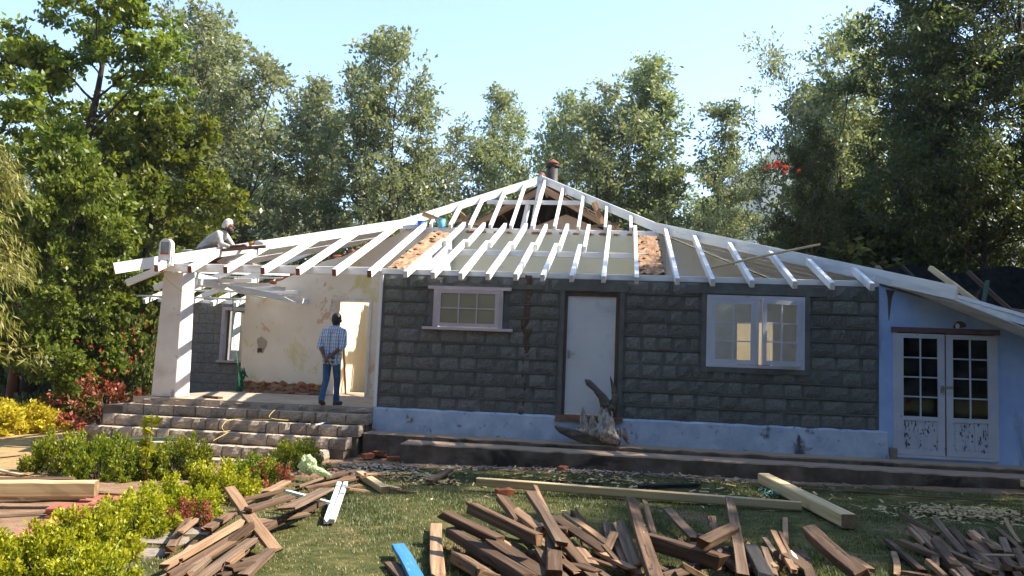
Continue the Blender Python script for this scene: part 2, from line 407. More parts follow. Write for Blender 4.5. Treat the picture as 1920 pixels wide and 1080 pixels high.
MT['driftwood'] = mat('driftwood', [(0.30, (0.05, 0.04, 0.034)), (0.42, (0.22, 0.19, 0.17)), (0.65, (0.48, 0.44, 0.41))], 9, (2.2, 2.2, 0.7), 0.9, 1.0, 16, 0.03,
                      spots=[((0.20, 0.10, 0.035), 4, 0.60, 0.68, (1, 1, 1)), ((0.02, 0.016, 0.014), 7, 0.62, 0.68, (1, 1, 1))])
MT['driftdark'] = mat('dark_driftwood', [(0.3, (0.035, 0.028, 0.023)), (0.6, (0.12, 0.10, 0.085)), (0.8, (0.30, 0.27, 0.24))], 7, (0.7, 2.5, 2.5), 0.9, 0.9, 16)
MT['bag'] = None
MT['stone'] = mat('loose_stone', [(0.3, (0.14, 0.115, 0.095)), (0.7, (0.28, 0.24, 0.20))], 6, rough=0.95, bump=0.8, bscale=20, rand=0.2)
MT['soil'] = mat('red_soil', [(0.3, (0.15, 0.075, 0.045)), (0.7, (0.30, 0.175, 0.11))], 6, rough=0.98, bump=0.9, bscale=16, bdist=0.03)
MT['shaving'] = mat('wood_shavings', [(0.3, (0.40, 0.28, 0.13)), (0.7, (0.56, 0.43, 0.23))], 3, rough=0.8, bump=0.0, rand=0.1)
MT['lampwhite'] = mat('white_lamp_body', [(0.3, (0.7, 0.69, 0.67)), (0.7, (0.78, 0.77, 0.75))], 4, rough=0.4, bump=0.05)
MT['lampglass'] = mat('lamp_reflector', [(0.3, (0.18, 0.2, 0.2)), (0.7, (0.35, 0.37, 0.36))], 12, (1, 1, 0.2), 0.25, 0.1, spec=0.6)
MT['redplastic'] = mat('red_plastic', [(0.3, (0.5, 0.07, 0.05)), (0.7, (0.6, 0.1, 0.07))], 4, rough=0.5, bump=0.0)
MT['bluebucket'] = mat('blue_plastic', [(0.3, (0.03, 0.13, 0.55)), (0.7, (0.05, 0.19, 0.65))], 4, rough=0.4, bump=0.0)
MT['cyanbucket'] = mat('cyan_plastic', [(0.3, (0.10, 0.42, 0.52)), (0.7, (0.16, 0.52, 0.62))], 4, rough=0.4, bump=0.0)
MT['greyplastic'] = mat('grey_plastic', [(0.3, (0.5, 0.5, 0.48)), (0.7, (0.6, 0.6, 0.58))], 4, rough=0.5, bump=0.0)
MT['rope_y'] = mat('yellow_rope', [(0.3, (0.42, 0.32, 0.08)), (0.7, (0.55, 0.43, 0.13))], 9, rough=0.8, bump=0.0)
MT['rope_g'] = mat('green_cord', [(0.3, (0.02, 0.22, 0.09)), (0.7, (0.03, 0.32, 0.14))], 9, rough=0.8, bump=0.0)
MT['hose'] = mat('black_hose', [(0.3, (0.012, 0.012, 0.013)), (0.7, (0.03, 0.03, 0.03))], 9, rough=0.5, bump=0.0)
MT['endgrain'] = mat('end_grain', [(0.3, (0.09, 0.042, 0.02)), (0.7, (0.21, 0.115, 0.058))], 16, rough=0.9, bump=0.5, bscale=50, rand=0.35)
MT['pineend'] = mat('pine_end_grain', [(0.3, (0.16, 0.10, 0.05)), (0.7, (0.32, 0.21, 0.11))], 14, rough=0.9, bump=0.4, bscale=40, rand=0.3)
# ================================================================ the setting: ground, mountain
def smooth(t): t = np.clip(t, 0, 1); return t*t*(3-2*t)
def gz(x, y):
    """height of the ground"""
    x = np.asarray(x, float); y = np.asarray(y, float)
    z = 0.010*np.clip(x-3, -12, 9)
    z = z + 0.03*np.sin(x*0.9+1.3)*np.sin(y*0.7) * smooth((np.abs(y+5))/6)
    z = z - 0.10*smooth((-0.5-x)/2.5)*smooth((y+6)/3)          # a little lower in front of the steps
    z = z - 0.035*np.clip(y-16, 0, 60)                        # the wood falls away behind the house
    r = np.sqrt((x-4)**2+(y-20)**2)
    return z - 0.008*np.clip(r-90, 0, 300)
def g(x, y): return float(gz(x, y))

gm, nt, p, out = new_mat('ground_cover')
v = coords(nt, 'Object', (1, 1, 1), False)
tc = nt.nodes.new('ShaderNodeTexCoord'); sp = nt.nodes.new('ShaderNodeSeparateXYZ'); nt.links.new(tc.outputs['Object'], sp.inputs[0])
X, Yc = sp.outputs[0], sp.outputs[1]
wob = _math(nt, 'MULTIPLY', _math(nt, 'SUBTRACT', _noise(nt, v, 0.9, 6), 0.5), 2.2)
grass = _ramp(nt, _noise(nt, v, 3.5, 8, 0.7), [(0.3, (0.030, 0.042, 0.012)), (0.5, (0.070, 0.078, 0.024)), (0.62, (0.13, 0.115, 0.045)), (0.78, (0.20, 0.16, 0.075))])
soil = _ramp(nt, _noise(nt, v, 4.0, 8, 0.7), [(0.3, (0.17, 0.10, 0.06)), (0.55, (0.28, 0.18, 0.11)), (0.75, (0.38, 0.27, 0.17))])
dry = _ramp(nt, _noise(nt, v, 3.0, 8, 0.7), [(0.3, (0.26, 0.17, 0.075)), (0.55, (0.38, 0.27, 0.125)), (0.75, (0.46, 0.35, 0.18))])
litter = _ramp(nt, _noise(nt, v, 1.5, 8, 0.7), [(0.3, (0.025, 0.022, 0.012)), (0.55, (0.065, 0.05, 0.028)), (0.75, (0.10, 0.085, 0.04))])
xw = _math(nt, 'ADD', X, wob); yw = _math(nt, 'ADD', Yc, _math(nt, 'MULTIPLY', wob, 0.35))
c = _mix(nt, _step(nt, xw, -0.9, 0.9), soil, grass)                     # lawn to the right of the hedge
c = _mix(nt, _math(nt, 'MULTIPLY', _step(nt, yw, -1.75, -1.35), _step(nt, X, -1.5, 0.5)), c, soil)   # trodden strip before the ledge
c = _mix(nt, _math(nt, 'MULTIPLY', _step(nt, _math(nt, 'MULTIPLY', xw, -1), 2.6, 3.6), _step(nt, yw, -6.5, -4.5)), c, dry)  # dry path on the left
c = _mix(nt, _step(nt, yw, 7.5, 9.5), c, litter)                        # forest floor
dirtm = _math(nt, 'MULTIPLY', _step(nt, _noise(nt, v, 0.75, 6), 0.57, 0.68), 0.7)
c = _mix(nt, dirtm, c, soil)
nt.links.new(c, p.inputs['Base Color']); p.inputs['Roughness'].default_value = 0.95; p.inputs['Specular IOR Level'].default_value = 0.15
b = nt.nodes.new('ShaderNodeBump'); b.inputs['Strength'].default_value = 0.9; b.inputs['Distance'].default_value = 0.03
nt.links.new(_noise(nt, v, 16, 8, 0.75), b.inputs['Height']); nt.links.new(b.outputs[0], p.inputs['Normal'])

def axis(lo, hi, far0, far1, step):
    near = np.arange(lo, hi+1e-6, step)
    a = lo - np.geomspace(step, lo-far0, 26)[::-1]
    c = hi + np.geomspace(step, far1-hi, 26)
    return np.concatenate([a, near, c])
gx = axis(-14, 18, -1250, 1250, 0.25); gy = axis(-14.9, 12, -420, 1250, 0.25)
GX, GY = np.meshgrid(gx, gy); GZ = gz(GX, GY)
near = (GX > -14) & (GX < 18) & (GY < 12)
GZ = GZ + np.where(near, rng.normal(size=GZ.shape)*0.006, 0)
nx, ny = len(gx), len(gy)
vs = np.stack([GX, GY, GZ], -1).reshape(-1, 3)
ii = (np.arange(ny-1)[:, None]*nx + np.arange(nx-1)[None, :]).reshape(-1)
me = bpy.data.meshes.new('ground')
me.from_pydata(vs.tolist(), [], np.stack([ii, ii+1, ii+nx+1, ii+nx], 1).tolist())
me.polygons.foreach_set('use_smooth', [True]*len(me.polygons)); me.materials.append(gm)
tag(obj('ground', me), 'dry lawn, trodden earth and forest floor around the house', None, None, 'structure')

# far mountain side seen between the trees
mm = mat('mountain_forest', [(0.3, (0.05, 0.065, 0.035)), (0.55, (0.10, 0.11, 0.07)), (0.75, (0.20, 0.19, 0.15))], 0.02, rough=0.95, bump=0.0, offset=False, detail=10)
mx = np.linspace(-60, 1150, 90); my = np.linspace(420, 1200, 60)
MX, MY = np.meshgrid(mx, my)
H = 225*np.exp(-((MX-190)/190)**2)*np.exp(-((MY-880)/240)**2) + 205*np.exp(-((MX-620)/300)**2)*np.exp(-((MY-950)/260)**2)
nz = sum(np.sin(MX*0.011*k+k*1.7)*np.cos(MY*0.013*k+k*0.9)/k for k in (1, 2, 3, 5, 8))
H = H*(1+0.13*nz) + rng.normal(size=H.shape)*1.2
MZ = np.minimum(gz(MX, MY) - 1.0 + H, 255)
vs = np.stack([MX, MY, MZ], -1).reshape(-1, 3); nx = len(mx)
ii = (np.arange(len(my)-1)[:, None]*nx + np.arange(nx-1)[None, :]).reshape(-1)
me = bpy.data.meshes.new('mountain')
me.from_pydata(vs.tolist(), [], np.stack([ii, ii+1, ii+nx+1, ii+nx], 1).tolist()); me.materials.append(mm)
me.polygons.foreach_set('use_smooth', [True]*len(me.polygons))
tag(obj('mountain', me), 'hazy forested mountain side far behind the trees', None, None, 'structure')
# ================================================================ the house
HOUSE = thing('house', (2.0, 2.0, 0.3), 'stone house with cream veranda wall and stripped white roof rafters', 'house')
CL, CR = Vector((-0.85, 4.0, 4.74)), Vector((5.05, 4.0, 4.74))      # plate corners of the core
EL, ER = Vector((-4.75, -0.72, 3.06)), Vector((9.15, -0.60, 3.10))  # eave corners
AP = Vector((2.10, 6.8, 6.46))                                      # apex
def roof_z(x, y):
    """under side of the lower roof planes"""
    f = 3.10 + 0.3565*(y+0.6)
    l = 4.74 - 0.43*(-0.85-x) if x < -0.85 else 9
    r = 4.74 - 0.40*(x-5.05) if x > 5.05 else 9
    return min(f, l, r, 4.74)

def wall(name, ax, c0, c1, a0, a1, z0, top, holes, mt, parent, step=None, ragged=0.0, seed=1):
    """a wall running along axis ax from a0 to a1, thick from c0 to c1, with holes (a, b, z0, z1) and a top height or profile"""
    rr = random.Random(seed)
    cuts = {a0, a1}
    for h in holes: cuts |= {max(a0, h[0]), min(a1, h[1])}
    if callable(top):
        s = step or 0.25
        cuts |= {a0 + s*k for k in range(int((a1-a0)/s)+1)}
    cuts = sorted(x for x in cuts if a0-1e-6 <= x <= a1+1e-6)
    tz = {}
    for x in cuts: tz[x] = (top(x) if callable(top) else top) + (rr.uniform(-ragged, ragged*0.3) if ragged else 0)
    mb = MB()
    for u0, u1 in zip(cuts[:-1], cuts[1:]):
        if u1-u0 < 1e-5: continue
        um = (u0+u1)/2
        segs = []; z = z0
        for h in sorted([h for h in holes if h[0] < um < h[1]], key=lambda h: h[2]):
            if h[2] > z+1e-6: segs.append((z, h[2], h[2]))
            z = h[3]
        if z < min(tz[u0], tz[u1]): segs.append((z, tz[u0], tz[u1]))
        for (zb, ta, tb) in segs:
            if ax == 'x':
                vs = [(u0, c0, zb), (u1, c0, zb), (u1, c1, zb), (u0, c1, zb), (u0, c0, ta), (u1, c0, tb), (u1, c1, tb), (u0, c1, ta)]
            else:
                vs = [(c1, u0, zb), (c1, u1, zb), (c0, u1, zb), (c0, u0, zb), (c1, u0, ta), (c1, u1, tb), (c0, u1, tb), (c0, u0, ta)]
            mb.add(vs, [(0, 3, 2, 1), (4, 5, 6, 7), (0, 1, 5, 4), (1, 2, 6, 5), (2, 3, 7, 6), (3, 0, 4, 7)])
    return mb.build(name, mt, parent)

# ---- front stone wall
ZP, ZT = 0.78, 3.16
WIN1 = (0.97, 2.17, 2.23, 2.93); DOOR = (3.276, 4.225, 0.80, 2.93); WIN2 = (5.70, 7.31, 1.73, 2.95)
fw = wall('front_wall', 'x', 0.012, 0.32, 0.0, 8.5, 0.30, ZT, [WIN1, DOOR, WIN2], MT['mortar'], HOUSE)
def rock_mesh(name, seed, nx=5, nz=3, bulge=0.016, mt=None, depth=0.045, jit=1.0):
    """rough-faced stone, unit wide and high, face towards -Y"""
    rr = random.Random(seed); vs = []; fs = []
    for j in range(nz+1):
        for i in range(nx+1):
            u, w = i/nx-0.5, j/nz-0.5
            e = 1 if i in (0, nx) or j in (0, nz) else 0
            if e:
                vs.append((u+rr.uniform(-0.02, 0.02)*jit, -0.004, w+rr.uniform(-0.05, 0.05)*jit))
            else:
                vs.append((u+rr.uniform(-0.04, 0.04), -0.010-rr.random()*bulge, w+rr.uniform(-0.06, 0.06)))
    W = nx+1
    for j in range(nz):
        for i in range(nx): fs.append((j*W+i, j*W+i+1, (j+1)*W+i+1, (j+1)*W+i))
    b = len(vs)
    ring = [i for i in range(W)] + [j*W+nx for j in range(1, nz+1)] + [nz*W+i for i in range(nx-1, -1, -1)] + [j*W for j in range(nz-1, 0, -1)]
    for i in ring: vs.append((vs[i][0]*1.02, depth, vs[i][2]*1.02))
    for k in range(len(ring)):
        k2 = (k+1) % len(ring)
        fs.append((ring[k2], ring[k], b+k, b+k2))
    me = bpy.data.meshes.new(name); me.from_pydata(vs, [], fs); me.materials.append(mt); me.update()
    return me
ROCK = [rock_mesh('block', s, mt=MT['block'], bulge=0.016) for s in range(7)]
NC = 10; CH = (ZT-ZP)/NC
holes = [(WIN1[0]-0.11, WIN1[1]+0.11, WIN1[2]-0.08, WIN1[3]+0.05), (DOOR[0]-0.09, DOOR[1]+0.09, 0.5, DOOR[3]+0.17), (WIN2[0]-0.10, WIN2[1]+0.10, WIN2[2]-0.10, WIN2[3]+0.15)]
rr = random.Random(5)
for k in range(NC):
    z0, z1 = ZP+k*CH, ZP+(k+1)*CH; zc = (z0+z1)/2
    spans = [(0.02, 8.48)]
    for h in holes:
        if h[2] < zc < h[3]:
            ns = []
            for a, b in spans:
                if h[0] > a: ns.append((a, min(b, h[0])))
                if h[1] < b: ns.append((max(a, h[1]), b))
            spans = [s for s in ns if s[1]-s[0] > 0.1]
    for a, b in spans:
        x = a
        while x < b-0.12:
            w = rr.choice((0.26, 0.3, 0.34, 0.38, 0.44))*rr.uniform(0.92, 1.08)
            if b-(x+w) < 0.16: w = b-x
            gap = rr.uniform(0.04, 0.085)
            sx = 1 if rr.random() < 0.5 else -1
            m = Matrix.Translation((x+w/2, 0.010-rr.random()*0.006, zc+rr.uniform(-0.006, 0.006))) @ Matrix.Diagonal((w-gap, 1, CH-0.045, 1))
            obj('block', rr.choice(ROCK), fw, m)
            x += w
    # raised pointing along the bed joint
    for a, b in spans:
        mb = MB(); n = max(2, int((b-a)/0.25)); pr = []
        for i in range(n+1):
            xx = a+(b-a)*i/n; zz = z1 + rr.uniform(-0.006, 0.006)
            t = rr.uniform(0.009, 0.014)
            pr.append([(xx, 0.02, zz-t), (xx, -0.014, zz-t*0.8), (xx, -0.016, zz+t*0.5), (xx, 0.02, zz+t)])
        vs = [q for s in pr for q in s]
        fs = [(i*4+j, i*4+j+1, i*4+5+j, i*4+4+j) for i in range(n) for j in range(3)]
        if k < NC-1 and not any(h[0] < (a+b)/2 < h[1] and h[2] < z1 < h[3] for h in holes):
            mb.add(vs, fs); mb.build('mortar_joint', MT['mortar'], fw)
# plain rendered lintels and jambs round the openings
for (a, b, z0, z1) in ((0.60, 2.9, WIN1[3]+0.02, WIN1[3]+0.10), (DOOR[0]-0.16, DOOR[1]+0.16, DOOR[3]+0.02, DOOR[3]+0.15), (WIN2[0]-0.35, WIN2[1]+0.35, WIN2[3]+0.02, WIN2[3]+0.16)):
    mb = MB(); mb.box((a, -0.022, z0), (b, 0.05, z1)); mb.build('lintel', MT['mortar'], fw)
for (a, b, z0, z1) in ((DOOR[0]-0.08, DOOR[0]-0.002, ZP, DOOR[3]+0.02), (DOOR[1]+0.002, DOOR[1]+0.08, ZP, DOOR[3]+0.02), (WIN2[0]-0.085, WIN2[0]-0.002, WIN2[2]-0.09, WIN2[3]+0.02), (WIN2[1]+0.002, WIN2[1]+0.085, WIN2[2]-0.09, WIN2[3]+0.02)):
    mb = MB(); mb.box((a, -0.018, z0), (b, 0.05, z1)); mb.build('rendered_jamb', MT['mortar'], fw)
mb = MB(); mb.box((WIN2[0]-0.09, -0.025, WIN2[2]-0.09), (WIN2[1]+0.09, 0.05, WIN2[2]-0.002)); mb.build('window_ledge', MT['mortar'], fw)
# damp streak with crumbling mortar between window and door
rr = random.Random(3)
for i in range(11):
    z = 3.08-i*0.235; w = rr.uniform(0.10, 0.17) if i < 6 else rr.uniform(0.04, 0.07)
    m = Matrix.Translation((2.62+0.03*math.sin(i*1.7)+(0.0 if i < 6 else -0.02), 0.004, z)) @ Matrix.Diagonal((w, 1.0, 0.25, 1))
    obj('damp_patch', rock_mesh('damp_patch', 40+i, 4, 4, 0.012, MT['stain']), fw, m)
# plinth
mb = MB()
n = 60
for i in range(n):
    x0, x1 = -0.04+8.69*i/n, -0.04+8.69*(i+1)/n
    mb.box((x0, -0.055, 0.28), (x1, 0.008, 0.765), 0, None)
PL = MB()
cols = [(-0.04+8.66*i/70, rr.uniform(-0.008, 0.008)) for i in range(71)]
vs = []; fs = []
for (x, j) in cols:
    vs += [(x, -0.055+j*0.5, 0.26), (x, -0.060+j, 0.5), (x, -0.055+j, 0.755+j), (x, 0.015, 0.790+j)]
for i in range(70):
    for j in range(3): fs.append((i*4+j, (i+1)*4+j, (i+1)*4+j+1, i*4+j+1))
PL.add(vs, fs); PL.add([vs[0], vs[1], vs[2], vs[3], (-0.04, 0.3, 0.79), (-0.04, 0.3, 0.26)], [(0, 1, 2, 3, 4, 5)])
PL.build('plinth', MT['plinth'], HOUSE)

# ---- other walls
def core_top(x):
    return roof_z(x, 4.0) - 0.14 if x > -0.85 else roof_z(x, 4.0) - 0.16
cw_left = wall('veranda_wall', 'x', 4.0, 4.4, -4.45, -0.35, 0.70, lambda x: min(core_top(x), 3.05+0.42*(x+4.45)), [(-2.33, -1.42, 0.5, 2.95)], MT['cream'], HOUSE, 0.12, 0.05, 2)
wall('core_wall', 'x', 4.0, 4.4, -0.349, 5.2, 0.40, 4.58, [(1.3, 2.2, 0.5, 2.7)], MT['inner'], HOUSE)
wall('room_wall', 'x', 4.0, 4.3, 5.201, 8.5, 0.40, lambda x: roof_z(x, 4.0)-0.12, [(6.75, 7.5, 0.5, 2.75)], MT['whitewall'], HOUSE, 0.2)
sl = lambda y: min(3.10+0.3565*(y+0.6), 4.6)-0.12
wall('side_wall', 'y', 0.0, 0.42, 0.321, 3.999, 0.40, sl, [], MT['whitewall'], HOUSE, 0.2)
wall('side_wall', 'y', 4.52, 5.0, 0.321, 3.999, 0.40, sl, [], MT['inner'], HOUSE, 0.2)
wall('side_wall', 'y', 8.2, 8.5, 0.321, 8.0, 0.40, lambda y: roof_z(8.5, 4)-0.15 if y > 0.9 else 3.14, [], MT['whitewall'], HOUSE, 0.3)
wall('rear_wall', 'x', 8.0, 8.3, -4.6, 8.5, 0.40, 3.2, [(-1.6, -0.4, 0.5, 3.0), (6.0, 7.2, 1.5, 2.8)], MT['yellowwall'], HOUSE)
wall('partition_wall', 'y', -2.9, -2.6, 4.401, 7.999, 0.40, 3.3, [], MT['yellowwall'], HOUSE)  # wall added so a sunlit face shows through the veranda doorway
wall('partition_wall', 'y', 4.6, 4.9, 4.401, 7.999, 0.40, 4.2, [], MT['cream'], HOUSE)
wall('partition_wall', 'y', -4.45, -4.1, 4.401, 7.999, 0.40, 2.9, [], MT['yellowwall'], HOUSE)
mb = MB(); mb.box((-0.055, -0.02, 0.79), (0.0, 0.36, 3.14)); mb.build('corner_plaster', MT['whitewall'], HOUSE)
# exposed mud-brick wall tops, rough lumps laid along the slope
def rubble(name, mt, parent, pts, size, seed, tallness=0.7):
    rr = random.Random(seed)
    for (x, y, z) in pts:
        s = size*rr.uniform(0.6, 1.25)
        m = Matrix.Translation((x, y, z)) @ Matrix.Rotation(rr.uniform(-0.5, 0.5), 4, 'Z') @ Matrix.Rotation(rr.uniform(-0.2, 0.2), 4, 'X') @ Matrix.Diagonal((s, s*rr.uniform(0.7, 1.1), s*tallness, 1))
        obj(name, rr.choice(LUMP[mt]), parent, m)
def lump_mesh(name, seed, mt):
    bm = bmesh.new(); bmesh.ops.create_icosphere(bm, subdivisions=2, radius=0.5)
    rr = random.Random(seed)
    for v_ in bm.verts:
        c = v_.co; k = 0.5/max(abs(c.x), abs(c.y), abs(c.z))
        v_.co = c*(0.45+0.55*k)*rr.uniform(0.86, 1.10)
    me = bpy.data.meshes.new(name); bm.to_mesh(me); bm.free(); me.materials.append(mt); return me
LUMP = {k: [lump_mesh('lump_'+k, s, MT[k]) for s in range(5)] for k in ('mud', 'brick', 'stone', 'soil')}
def sheet_top(name, x0, x1, y0, y1, f, mt, seed, parent=HOUSE, nx=8, ny=30, amp=0.05):
    rr = random.Random(seed); vs = []; fs = []
    for j in range(ny+1):
        for i in range(nx+1):
            x = x0+(x1-x0)*i/nx; y = y0+(y1-y0)*j/ny
            e = i in (0, nx)
            vs.append((x+rr.uniform(-0.015, 0.015), y, f(y)+ (rr.uniform(-amp, amp*0.4) if not e else rr.uniform(-amp*1.3, -amp*0.3))))
    for j in range(ny):
        for i in range(nx): a = j*(nx+1)+i; fs.append((a, a+1, a+nx+2, a+nx+1))
    mb = MB(); mb.add(vs, fs); return mb.build(name, mt, parent)
sheet_top('broken_wall_top', -0.02, 0.44, 0.25, 4.0, lambda y: sl(y)+0.05, MT['mud'], 1)
sheet_top('broken_wall_top', 4.50, 5.02, 0.25, 4.0, lambda y: sl(y)+0.05, MT['mud'], 2)
rr = random.Random(8)
rubble('mud_brick', 'mud', HOUSE, [(rr.uniform(0.0, 0.42), y, sl(y)+0.04) for y in np.linspace(0.5, 3.9, 14)], 0.11, 4, 0.35)
rubble('mud_brick', 'mud', HOUSE, [(rr.uniform(4.55, 4.98), y, sl(y)+0.04) for y in np.linspace(0.5, 3.9, 12)], 0.11, 5, 0.35)
rubble('broken_brick', 'brick', HOUSE, [(x, 4.12, min(core_top(x), 3.05+0.42*(x+4.45))+0.0) for x in np.linspace(-4.35, -1.1, 20)], 0.26, 6, 0.42)
rubble('broken_brick', 'mud', HOUSE, [(x, 4.02, 0.86+rr.uniform(-0.04, 0.04)) for x in np.linspace(-4.4, -2.45, 16)], 0.16, 7, 0.5)
rubble('broken_brick', 'brick', HOUSE, [(x, 4.015, 0.97+rr.uniform(-0.02, 0.03)) for x in np.linspace(-4.2, -2.5, 9)], 0.15, 9, 0.5)
rubble('broken_brick', 'brick', HOUSE, [(x, 7.985, 0.98+rr.uniform(-0.12, 0.12)) for x in np.linspace(-3.9, -1.9, 12)], 0.28, 10, 0.7)
rubble('broken_brick', 'mud', HOUSE, [(x, 4.02, 4.60) for x in np.linspace(0.5, 4.4, 14)], 0.16, 12, 0.35)
mb = MB(); mb.add([(-4.45, 3.990, 0.77), (-2.41, 3.990, 0.77)] + [(-2.41-2.04*k/24, 3.988+0.004*(k % 2), 1.02+rr.uniform(-0.05, 0.05)) for k in range(25)], [tuple(range(27))]); mb.build('bare_brick_band', MT['mud'], HOUSE)
# broken plaster patch with a socket box
mb = MB()
pts = [(-3.99+0.11*math.cos(a)*(1+0.30*math.sin(3*a+1)+0.12*math.sin(7*a)), 3.994, 1.85+0.23*math.sin(a)*(1+0.2*math.cos(2*a)+0.1*math.sin(5*a))) for a in np.linspace(0, 2*math.pi, 18, endpoint=False)]
mb.add(pts, [tuple(range(18))]); mb.build('broken_plaster_patch', MT['floor'], HOUSE)
mb = MB(); mb.box((-4.07, 3.985, 1.69), (-3.96, 3.998, 1.78)); mb.build('socket_hole', MT['darkframe'], HOUSE)
# veranda door frame, planks in the doorway
mb = MB()
mb.box((-2.36, 3.97, 0.78), (-2.29, 4.42, 3.0)); mb.box((-1.46, 3.97, 0.78), (-1.40, 4.42, 3.0)); mb.box((-2.29, 3.97, 2.94), (-1.46, 4.42, 3.0))
mb.build('doorway_frame', MT['pillar'], HOUSE)

# ---- wing on the left with the small window
WX0, WX1, WY = -7.45, -4.45, 5.6
wing = wall('wing_wall', 'x', WY, WY+0.3, WX0, WX1, 0.2, 2.88, [(-5.72, -4.98, 1.46, 2.76)], MT['mortar'], HOUSE)
wall('wing_side_wall', 'y', WX0, WX0+0.3, WY+0.301, 9.5, 0.2, 2.88, [], MT['block_pale'], HOUSE)
wall('wing_rear_wall', 'x', 9.5, 9.8, WX0, WX1, 0.2, 2.88, [(-6.4, -5.2, 1.0, 2.5)], MT['cream'], HOUSE)
BLK = [rock_mesh('block', 90+s, 3, 2, 0.003, MT['block_pale'], 0.045, 0.15) for s in range(4)]
rr = random.Random(6)
for k in range(9):
    z0 = 0.62+k*0.25; zc = z0+0.125
    x = WX0 - (0.2 if k % 2 else 0.0)
    while x < WX1-0.05:
        a, b = max(x, WX0), min(x+0.42, WX1)
        for (h0, h1) in ([(-5.78, -4.92)] if 1.42 < zc < 2.80 else []):
            if a < h0 < b: b = h0
            elif a < h1 < b: a = h1
            elif h0 <= a and b <= h1: a = b
        if b-a > 0.06:
            obj('block', rr.choice(BLK), wing, Matrix.Translation(((a+b)/2, WY-0.008, zc)) @ Matrix.Diagonal((b-a-0.012, 1, 0.236, 1)))
        x += 0.42
mb = MB(); mb.box((WX0-0.3, WY-0.14, 0.0), (WX1, WY-0.001, 0.66)); mb.build('wing_plinth', MT['block_pale'], HOUSE)
mb = MB(); mb.box((-5.20, -0.0, -0.3), (-4.35, 5.4, 0.60)); mb.build('veranda_side_base', MT['stepdust'], HOUSE)

# ---- veranda floor, inner floors
mb = MB(); mb.box((-4.62, 0.0, -0.1), (-0.06, 3.998, 0.775)); mb.build('veranda_floor', MT['floor'], HOUSE)
mb = MB(); mb.box((-4.44, 4.0, 0.0), (8.49, 9.4, 0.765)); mb.build('room_floor', MT['floor'], HOUSE)
mb = MB(); mb.box((0.43, 0.33, 0.0), (8.19, 3.99, 0.74)); mb.build('room_floor', MT['floor'], HOUSE)

# ---- veranda pillar: plastered, slightly tapered, dirty foot
mb = MB()
prof = [(0.775, 0.0), (0.80, 0.02), (1.4, 0.012), (2.2, -0.004), (3.0, -0.018), (3.10, -0.02)]
for (z0, e0), (z1, e1) in zip(prof[:-1], prof[1:]):
    def ring(z, e):
        x0, x1, y0, y1 = -4.32-e, -3.86+e, 0.12-e, 0.58+e; c = 0.025
        return [(x0+c, y0, z), (x1-c, y0, z), (x1, y0+c, z), (x1, y1-c, z), (x1-c, y1, z), (x0+c, y1, z), (x0, y1-c, z), (x0, y0+c, z)]
    a, b = ring(z0, e0), ring(z1, e1)
    mb.add(a+b, [(i, (i+1) % 8, 8+(i+1) % 8, 8+i) for i in range(8)])
mb.add(ring(3.10, -0.02), [tuple(range(8))])
mb.build('veranda_pillar', MT['pillar'], HOUSE)

# ---- roof timbers (each its own piece)
def stick(name, p0, p1, w, h, mt, parent=HOUSE, up=(0, 0, 1), ends=None):
    r_ = random.Random(int(abs(p0[0]*131+p0[1]*57+p1[1]*19)*10))
    if mt == 'white': p0 = Vector(p0)+Vector((r_.uniform(-0.008, 0.008), 0, r_.uniform(-0.006, 0.006))); p1 = Vector(p1)+Vector((r_.uniform(-0.012, 0.012), 0, r_.uniform(-0.006, 0.006)))
    L = (Vector(p1)-Vector(p0)).length; c = min(w, h)*0.06
    mb = MB()
    xs = (-L/2, L/2)
    pr = [(-w/2+c, -h/2), (w/2-c, -h/2), (w/2, -h/2+c), (w/2, h/2-c), (w/2-c, h/2), (-w/2+c, h/2), (-w/2, h/2-c), (-w/2, -h/2+c)]
    vs = [(x, a, b) for x in xs for (a, b) in pr]
    mb.add(vs, [(i, (i+1) % 8, 8+(i+1) % 8, 8+i) for i in range(8)])
    mb.add(vs[:8], [tuple(range(7, -1, -1))], 1 if ends else 0); mb.add(vs[8:], [tuple(range(8))], 1 if ends else 0)
    return obj(name, mb.mesh(name, [MT[mt], MT[ends or mt]]), parent, frame(p0, p1, up))
S = 0.3565
def fz(y): return 3.10 + S*(y+0.6)
def hip_y_left(x):
    t = (x-EL.x)/(CL.x-EL.x); return EL.y+(CL.y-EL.y)*t
def hip_y_right(x):
    t = (ER.x-x)/(ER.x-CR.x); return ER.y+(CR.y-ER.y)*t
# left jack rafters
for xe in (-4.01, -3.37, -2.70, -2.0, -1.36, -0.71, -0.07):
    xt = xe-0.16 if xe > -3.9 else xe-0.05
    yt = min(hip_y_left(xt), 4.0)
    stick('rafter', (xe, -0.62, fz(-0.62)), (xt, yt, fz(yt)), 0.075, 0.125, 'white', ends='cutwood')
# front rafters in two lapped lengths
lapped = {0.57: 2.1, 1.04: 2.1, 1.52: 2.0, 2.0: 1.95, 2.47: 1.9, 2.93: 1.9, 3.42: 1.85}
for xe, yl in lapped.items():
    stick('rafter', (xe, -0.62, fz(-0.62)), (xe+0.0, yl+0.10, fz(yl+0.10)), 0.075, 0.115, 'white')
    stick('rafter', (xe+0.078, yl-0.12, fz(yl-0.12)), (xe+0.06, 4.12, fz(4.12)), 0.072, 0.115, 'white')
for xe in (3.94, 4.50, 5.16):
    stick('rafter', (xe, -0.62, fz(-0.62)), (xe, 4.08, fz(4.08)), 0.075, 0.115, 'white')
for xe in (5.73, 6.36, 7.02, 7.60, 8.22):
    yt = hip_y_right(xe)
    stick('rafter', (xe, -0.62, fz(-0.62)), (xe, yt, fz(yt)), 0.075, 0.12, 'white')
